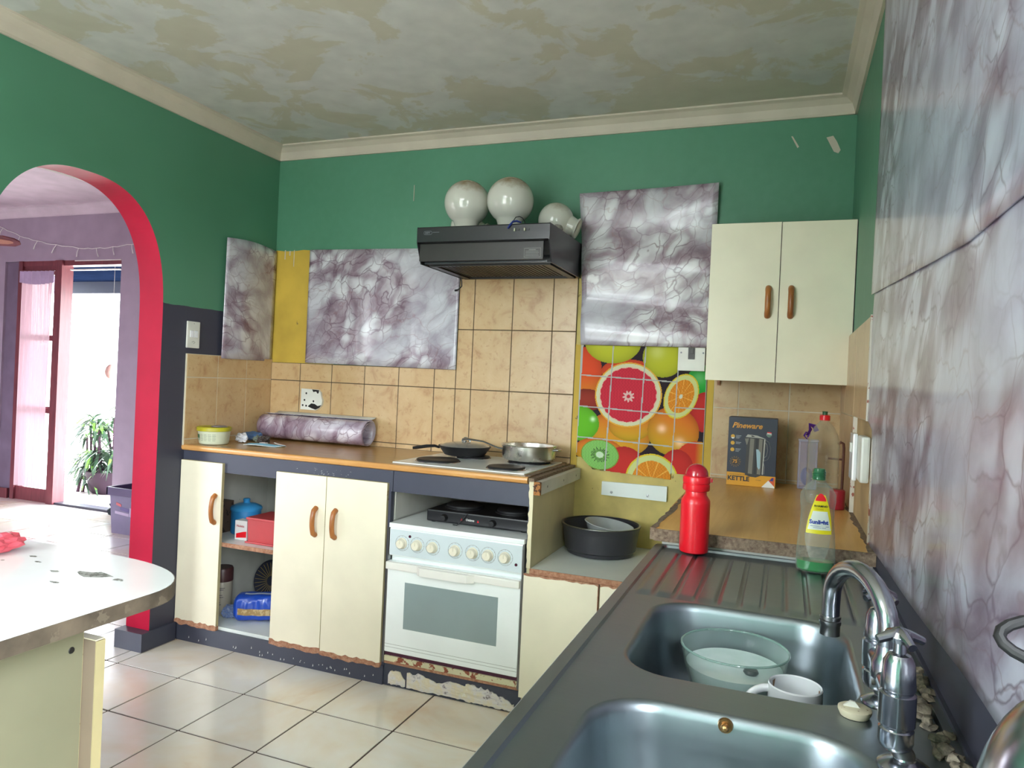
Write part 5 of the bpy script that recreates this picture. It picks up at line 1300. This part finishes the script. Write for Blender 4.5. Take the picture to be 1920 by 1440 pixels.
tag(crumple((.400, -.29, ZS + .115), (.055, .040, .115), 12, 3, .12).build('snack_bag', [plain('white_green_purple_bag', '#c4c4c8', .4, spots='#3f6a4a', spot_at=.52, spot_scale=16)]), 'white and green crumpled food bag behind the red box', 'bag')
dc = thing('spice_carton', 'dark brown printed carton at the back left of the cupboard shelf', 'carton', (.085, -.40, ZS))
mb = MB(); mb.box(.035, .108, -.46, -.36, ZS, ZS + .150, .001); o = mb.build('carton', [plain('brown_card', '#5a4a40', .6, spots='#2c2422', spot_at=.58, spot_scale=26)], dc)
mb = MB(); mb.lathe([(.020, 0), (.014, .0006), (.013, .0006), (0, .0006)], seg=20, xf=Matrix.Translation((.078, -.460, ZS + .05)) @ Matrix.Rotation(PI / 2, 4, 'X')); mb.build('round_print', [M['black']], o)
jr = thing('coffee_jar', 'jar with a brown lid and a cream label on the cupboard floor', 'jar', (.115, -.44, .095))
mb = MB(); mb.lathe([(0, 0), (.046, 0), (.048, .004), (.048, .150), (.044, .158), (.042, .162)], (.120, -.43, .0955), 36); mb.build('body', [plain('cream_label_jar', '#a8a294', .4)], jr)
mb = MB(); mb.lathe([(.050, .158), (.050, .215), (.046, .222), (0, .222)], (.120, -.43, .0955), 36); mb.build('lid', [plain('dark_brown_lid', '#4a2a2c', .35)], jr)
mb = MB(); jw = lambda a, z: (.120 + .0487 * math.sin(a), -.43 - .0487 * math.cos(a), .0955 + z)
for j, (z, w) in enumerate(((.128, .9), (.120, .8), (.095, .7), (.085, .8), (.060, .5), (.050, .6), (.030, .3))): mb.grid(6, 1, lambda u_, v_: jw(.1 + w * u_, z + .003 * v_), 0)
mb.build('small_print', [plain('jar_print', '#4a4650', .5)], jr)
bd_ = thing('bread_bag', 'blue plastic bag of sliced bread on the cupboard floor', 'bread', (.35, -.40, .095))
def loaf(u_, v_):
    a = 2 * PI * u_; L = v_; e = math.sqrt(max(0.02, 1 - (2 * max(0, .5 - L * 4)) ** 2)) if L < .125 else 1
    cx = .235 + .235 * L; cy = -.475 + .13 * L
    w, h = .058 * e * (1 + .04 * math.sin(L * 30)), .060 * e
    q = (abs(math.cos(a)) ** .55) * math.copysign(1, math.cos(a)); s_ = (abs(math.sin(a)) ** .55) * math.copysign(1, math.sin(a))
    k = 1 + .02 * math.sin(a * 7 + L * 20)
    dx, dy = -.16 * q * w * k / .34, .30 * q * w * k / .34 * 1
    return (cx + dx, cy + dy * 1.0, .0955 + .062 + h * s_ * k)
mb = MB().grid(48, 40, loaf); mb.add([loaf(i / 48, 0) for i in range(48)], [tuple(range(48))], 0, True); mb.add([loaf(i / 48, 1) for i in range(48)], [tuple(range(48))], 0, True)
o = mb.build('bag', [plain('blue_bread_bag', '#1f4fc0', .3, coat=.4, spots='#7fa0e0', spot_at=.72, spot_scale=24)], bd_)
def face(u_, v_, h): # u_ along, v_ up on the near side
    L = .12 + .80 * u_; p = Vector(loaf(.5, L)); p2 = Vector(loaf(.5 , L)); return (p.x + .0012 * h, p.y - .0025 * h - .001, .0955 + .030 + .055 * v_)
mb = MB().grid(20, 5, lambda u_, v_: face(u_, .15 + .55 * v_ + .15 * u_ * 0 - .08 * math.sin(u_ * 3), 1)); mb.build('bread_picture', [plain('bread_tan', '#a98a5a', .5, spots='#c9b184', spot_at=.5, spot_scale=60)], o)
mb = MB()
for k in range(4): mb.grid(6, 1, lambda u_, v_: (.28 + .055 * k + .04 * u_, -.47 + .055 * k * .55 + .02 * u_ - .0, .0955 + .1255 + .001 + .0), 0) if False else None
mb.grid(8, 2, lambda u_, v_: tuple(Vector(loaf(.25, .2 + .6 * u_)) + Vector((.010 * v_, -.02 * v_, .0012))), 0); mb.build('top_lettering_band', [plain('pale_band', '#b8c4dc', .5)], o)
tail = crumple((.205, -.47, .125), (.030, .035, .030), 14, 3, .18); tail.build('twisted_end', [thin_clear('clear_bag_end', '#8ea6d8', .4, .15)], bd_)
dk = thing('embroidered_cap', 'navy round object with thin gold spokes behind the bread', 'cap', (.35, -.20, .095))
mb = MB(); xf = Matrix.Translation((.215, -.20, .0955 + .110)) @ Matrix.Rotation(PI / 2 - .2, 4, 'X')
mb.lathe([(.102, -.03), (.105, -.01), (.095, .006), (.070, -.004), (.02, -.012), (0, -.012)], seg=40, xf=xf); mb.build('shell', [plain('dark_navy_cloth', '#1a2034', .7)], dk)
mb = MB()
for k in range(26):
    a = 2 * PI * k / 26; mb.tube([xf @ Vector((.025 * math.cos(a), .025 * math.sin(a), -.009)), xf @ Vector((.070 * math.cos(a), .070 * math.sin(a), -.001)), xf @ Vector((.090 * math.cos(a), .090 * math.sin(a), .004))], .0013, 5)
mb.build('gold_spokes', [plain('gold_thread', '#a08a4a', .5)], dk)

# ------------------------------------------------------------------ white-topped island, lower left of the photo
TZ = .86
tbw = thing('kitchen_island', 'white-topped cupboard with a rounded chipboard corner in the left foreground', 'counter', (.95, -2.6, 0))
def round_top(ins=0.0):
    x1, y1, x0, y0 = 1.560 - ins, -2.028 - ins, .30, -3.45
    P = [(x0, y0), (x1, y0)]; ry, rx = .165, .30
    for k in range(15):
        a = PI / 2 * k / 14; P.append((x1 - rx + rx * math.cos(a) ** .85 if a < 1.57 else x1 - rx, y1 - ry + ry * math.sin(a) ** .85))
    P.append((x0, y1)); return P
mb = MB(); mb.prism(round_top(), 'z', TZ - .028, TZ - .0004, 1, smooth=False); mb.build('board', [M['chipboard'], plain('stained_board_edge', '#65594c', .7, var=.25, scale=18, spots='#6d6254', spot_at=.60, spot_scale=40)], tbw)
mb = MB(); mb.prism(round_top(.0015), 'z', TZ - .0006, TZ + .0006); mb.build('laminate', [plain('glossy_white_laminate', '#e9ecea', .18, var=.02, coat=.5)], tbw)
mb = MB(); rnd = random.Random(41)
def blot(cx, cy, rx, ry, seed, k=11):
    rn = random.Random(seed); return [(cx + rx * math.cos(2 * PI * i / k) * rn.uniform(.6, 1.2), cy + ry * math.sin(2 * PI * i / k) * rn.uniform(.6, 1.2)) for i in range(k)]
for cx, cy, rx, ry, sd in ((1.375, -2.155, .045, .018, 1), (1.44, -2.158, .012, .007, 2), (1.29, -2.175, .012, .006, 3), (1.20, -2.145, .012, .004, 4), (1.355, -2.225, .012, .004, 5), (1.235, -2.32, .010, .004, 6), (1.15, -2.12, .012, .005, 7), (1.13, -2.17, .006, .004, 8), (1.45, -2.16, .004, .003, 9)):
    mb.prism(blot(cx, cy, rx, ry, sd), 'z', TZ + .0004, TZ + .0009)
mb.build('worn_patches', [plain('worn_grey_patch', '#8c8c86', .7, spots='#5c5a54', spot_at=.5, spot_scale=90)], tbw)
mb = MB(); mb.box(1.460, 1.478, -3.40, -2.258, .0, TZ - .0285); o = mb.build('end_panel', [plain('shaded_cream_panel', '#84826c', .5, var=.04, spots='#7a6a4c', spot_at=.80, spot_scale=22)], tbw)  # cream toned down so the shade on this panel sits in its colour
mb = MB(); mb.lathe([(.006, 0), (.005, .0012), (0, .0015)], seg=14, xf=Matrix.Translation((1.478, -2.280, .772)) @ Matrix.Rotation(PI / 2, 4, 'Y')); mb.build('screw_hole', [M['black']], o)
mb = MB(); mb.box(1.4605, 1.4775, -2.258, -2.2567, 0, TZ - .029); mb.build('panel_edge', [M['cream_edge']], o)
bx(.34, .356, -3.40, -2.1, 0, TZ - .0285).build('far_panel', [M['cream']], tbw)
bx(.356, 1.460, -3.40, -3.384, 0, TZ - .0285).build('back_panel', [M['cream']], tbw)
bx(.356, 1.460, -3.384, -2.29, .42, .436).build('shelf', [M['white_lam']], tbw)
lf = MB(); lf.box(1.10, 1.505, -2.2555, -2.237, .03, .785, .001); o = lf.build('door', [plain('greyish_brown_door', '#8f7f70', .6, var=.08)], tbw)
bx(1.505, 1.5072, -2.2553, -2.2372, .031, .784).build('edge_strip', [M['cream_edge']], o)
bx(1.101, 1.505, -2.2553, -2.2372, .7845, .7865).build('top_edge', [M['cream']], o)
tag(crumple((1.075, -2.145, TZ + .022), (.030, .05, .020), 33, 3, .2).build('red_wrapper', [plain('pinkish_red_wrapper', '#d85a68', .45)]), 'crumpled pinkish red wrapper on the white island at the left edge of the photo', 'wrapper')

# ================================================================== THE LOUNGE THROUGH THE ARCH
sb_ = thing('storage_crate', 'grey plastic storage crate with dark lid clips, seen past the red arch', 'crate', (-1.85, 1.02, 0))
mb = MB(); mb.prism([(-2.07, .0), (-1.50, .0), (-1.47, .29), (-2.10, .29)], 'y', .80, 1.18); o = mb.build('tub', [plain('grey_mauve_plastic', '#7c7490', .45)], sb_)
mb = MB(); 
for a in ((-2.125, -1.455, .785, .80), (-2.125, -1.455, 1.18, 1.195), (-2.125, -2.105, .785, 1.195), (-1.475, -1.455, .785, 1.195)): mb.box(a[0], a[1], a[2], a[3], .285, .345, .004)
mb.build('rim', [plain('dark_mauve_rim', '#5a5070', .4)], sb_)
mb = MB(); mb.box(-1.86, -1.74, .775, .786, .255, .345, .004); mb.build('clip', [plain('dark_clip', '#4a4258', .4)], sb_)
mb = MB()
for a in ((-2.03, -1.98, .215, .235, 0), (-2.04, -1.90, .150, .170, 1), (-1.99, -1.90, .180, .205, 2), (-1.895, -1.855, .140, .205, 1)): mb.prism([(a[0], a[2]), (a[1], a[2] - .012), (a[1], a[3] - .012), (a[0], a[3])], 'y', .797, .7995, a[4])
mb.build('sticker', [plain('sticker_red', '#c86a70', .5), plain('sticker_pale', '#b8a8c4', .5), plain('sticker_violet', '#6a5f8e', .5)], sb_)
tag(crumple((-2.32, 1.15, .09), (.15, .10, .085), 51, 3, .15).build('shoulder_bag', [plain('black_teal_bag', '#16202a', .7)]), 'dark floppy bag on the lounge floor just left of the grey crate', 'bag')

lcn = thing('lace_curtain', 'pinkish lace curtain hanging behind the glazed door leaf', 'curtain', (-3.69, LYB, .14))
t = NT('pink_lace'); n = t.noise(60, 3); wv_ = t.n('TexWave', wave_type='BANDS', bands_direction='X'); t.l(t.tc.outputs['Object'], wv_.inputs[0]); wv_.inputs['Scale'].default_value = 22; wv_.inputs['Distortion'].default_value = 3
t.set(color=rgb('#e6c8d2'), rough=.9, alpha=t.math('ADD', t.math('MULTIPLY', wv_.outputs['Fac'], .03), .965))
tr = t.n('BsdfTranslucent'); tr.inputs[0].default_value = rgb('#e8c0cc'); mx = t.n('MixShader'); mx.inputs[0].default_value = .05
t.l(t.b.outputs[0], mx.inputs[1]); t.l(tr.outputs[0], mx.inputs[2]); t.l(mx.outputs[0], t.out.inputs[0])
mb = MB().grid(60, 20, lambda u_, v_: (-3.90 + (.40 - .03 * (1 - v_)) * u_, LYB - .012 - .010 * math.sin(u_ * 40), .13 + 1.93 * v_)); mb.build('lace', [t.m], lcn)
mb = MB().grid(60, 4, lambda u_, v_: (-3.905 + .43 * u_, LYB - .030 - .012 * math.sin(u_ * 50), 1.97 + .10 * v_ - .02 * math.sin(u_ * 3) * (1 - v_))); mb.build('pelmet', [plain('pale_lilac_lace', '#b9a4c4', .9)], lcn)
mb = MB(); mb.tube([(-3.91, LYB - .02, 2.075), (-3.46, LYB - .02, 2.075)], .006, 8); mb.build('rod', [M['dark_red_wood']], lcn)

sl_ = thing('string_lights', 'white fairy-light string drooping across the lounge wall above the door', 'fairy lights', (-3.4, LYB, 2.3))
P = [(-4.6, 2.58), (-4.247, 2.494), (-3.9, 2.38), (-3.55, 2.31), (-3.135, 2.262), (-2.85, 2.262), (-2.526, 2.291), (-2.2, 2.33), (-1.9, 2.36)]
pts = []
for i in range(len(P) - 1):
    for k in range(6): s_ = k / 6; pts.append((P[i][0] + (P[i + 1][0] - P[i][0]) * s_, LYB - .010, P[i][1] + (P[i + 1][1] - P[i][1]) * s_ + .004 * math.sin(k * 2.1)))
mb = MB(); mb.tube(pts, .0028, 6); mb.build('wire', [M['print_white']], sl_)
rnd = random.Random(4)
for k in range(3, 46, 4):
    p = pts[k]; dx = rnd.uniform(-.05, .05); mb = MB(); mb.tube([p, (p[0] + dx * .5, p[1] - .008, p[2] - .035), (p[0] + dx, p[1] - .008, p[2] - .075)], [.002, .003, .005], 6); mb.build('bulb', [M['print_white']], sl_)

fn = thing('ceiling_fan', 'dark wooden ceiling fan, only one blade tip showing left of the arch', 'fan', (-3.02, .05, 2.10))
mb = MB(); mb.lathe([(.05, -.05), (.09, -.02), (.09, .05), (.04, .08), (.015, .09), (.015, .50), (.05, .53), (.05, .548)], (-3.02, .05, 2.10), 28); mb.build('motor', [M['dark_red_wood']], fn)
for k in range(4):
    a = .36 + k * PI / 2; dx, dy = math.cos(a), math.sin(a); nx, ny = -dy, dx
    pl_ = [(.10, -.03), (.20, -.055), (.55, -.065), (.61, -.035), (.625, 0), (.61, .035), (.55, .065), (.20, .055), (.10, .03)]
    vs = [(-3.02 + dx * p + nx * q, .05 + dy * p + ny * q, 2.095 - q * .35) for p, q in pl_]; mb = MB(); n = len(vs)
    mb.add(vs + [(x, y, z + .008) for x, y, z in vs], [tuple(range(n)), tuple(range(n, 2 * n))] + [(i, (i + 1) % n, n + (i + 1) % n, n + i) for i in range(n)]); bl = mb.build('blade', [M['dark_red_wood']], fn)
    mb = MB(); vs = [(-3.02 + dx * (.15 + (p - .1) * .82) + nx * q * .5, .05 + dy * (.15 + (p - .1) * .82) + ny * q * .5, 2.0925 - q * .175) for p, q in pl_]; mb.add(vs, [tuple(range(n))]); mb.build('blade_inlay', [plain('tan_inlay', '#b07a68', .5)], bl)

# plant on the porch
pn = thing('potted_plant', 'bushy strap-leaved plant outside the open lounge door', 'plant', (-3.72, 2.15, -.02))
rnd = random.Random(12)
fo = MB(); st = MB()
t1 = plain('plant_leaf', '#4a6a50', .5, var=.25, scale=9, spots='#7ab04a', spot_at=.56, spot_scale=5)
for k in range(16):
    bx_, by_ = rnd.uniform(-.22, .30), rnd.uniform(-.2, .2); h = rnd.uniform(.25, .85) * (1 if bx_ > -.1 else .8)
    base = Vector((-3.72 + bx_, 2.15 + by_, -.02)); tip = base + Vector((rnd.uniform(-.08, .08), rnd.uniform(-.08, .08), h))
    st.tube([base, (base + tip) / 2 + Vector((rnd.uniform(-.03, .03), 0, 0)), tip], [.016, .013, .009], 7)
    for c_ in range(2):
        o_ = tip - (tip - base) * .45 * c_
        for j in range(17):
            a = rnd.uniform(0, 2 * PI); L = rnd.uniform(.16, .36); up = rnd.uniform(.1, .9); w = rnd.uniform(.009, .017)
            d = Vector((math.cos(a), math.sin(a), 0)); sd = Vector((-d.y, d.x, 0)); q = []
            for i in range(6):
                s_ = i / 5; c = o_ + d * L * s_ + Vector((0, 0, L * (up * s_ - .9 * s_ * s_))); ww = w * math.sin(PI * (s_ * .92 + .06)) + .0008; q += [c - sd * ww, c + sd * ww + Vector((0, 0, .004))]
            fo.add(q, [(2 * i, 2 * i + 1, 2 * i + 3, 2 * i + 2) for i in range(5)], 0, True)
fo.build('foliage', [t1], pn, fixn=False); st.build('stems', [plain('plant_stem', '#5a4050', .8)], pn)
mb = MB(); mb.lathe([(0, 0), (.19, 0), (.21, .03), (.26, .20), (.27, .22), (.24, .22), (.22, .19), (0, .19)], (-3.66, 2.15, -.02), 30); mb.build('pot', [plain('dark_plum_pot', '#3a2638', .6)], pn)
orn = thing('hanging_ornament', 'small ribbed pinkish ornament hanging at the right edge of the open door', 'ornament', (-2.94, 1.46, 1.20))
mb = MB(); mb.sphere((-2.94, 1.46, 1.20), .045, .045, .065, seg=14, rings=10); mb.v = [Vector((-2.94 + (p.x + 2.94) * (1 + .12 * math.cos(6 * math.atan2(p.y - 1.46, p.x + 2.94))), p.y, p.z)) for p in mb.v]; mb.build('ball', [plain('pinkish_shell', '#c49a90', .5)], orn)
mb = MB(); mb.tube([(-2.94, 1.46, 1.26), (-2.94, 1.46, 2.18)], .002, 5); mb.build('string', [M['grey_line']], orn)
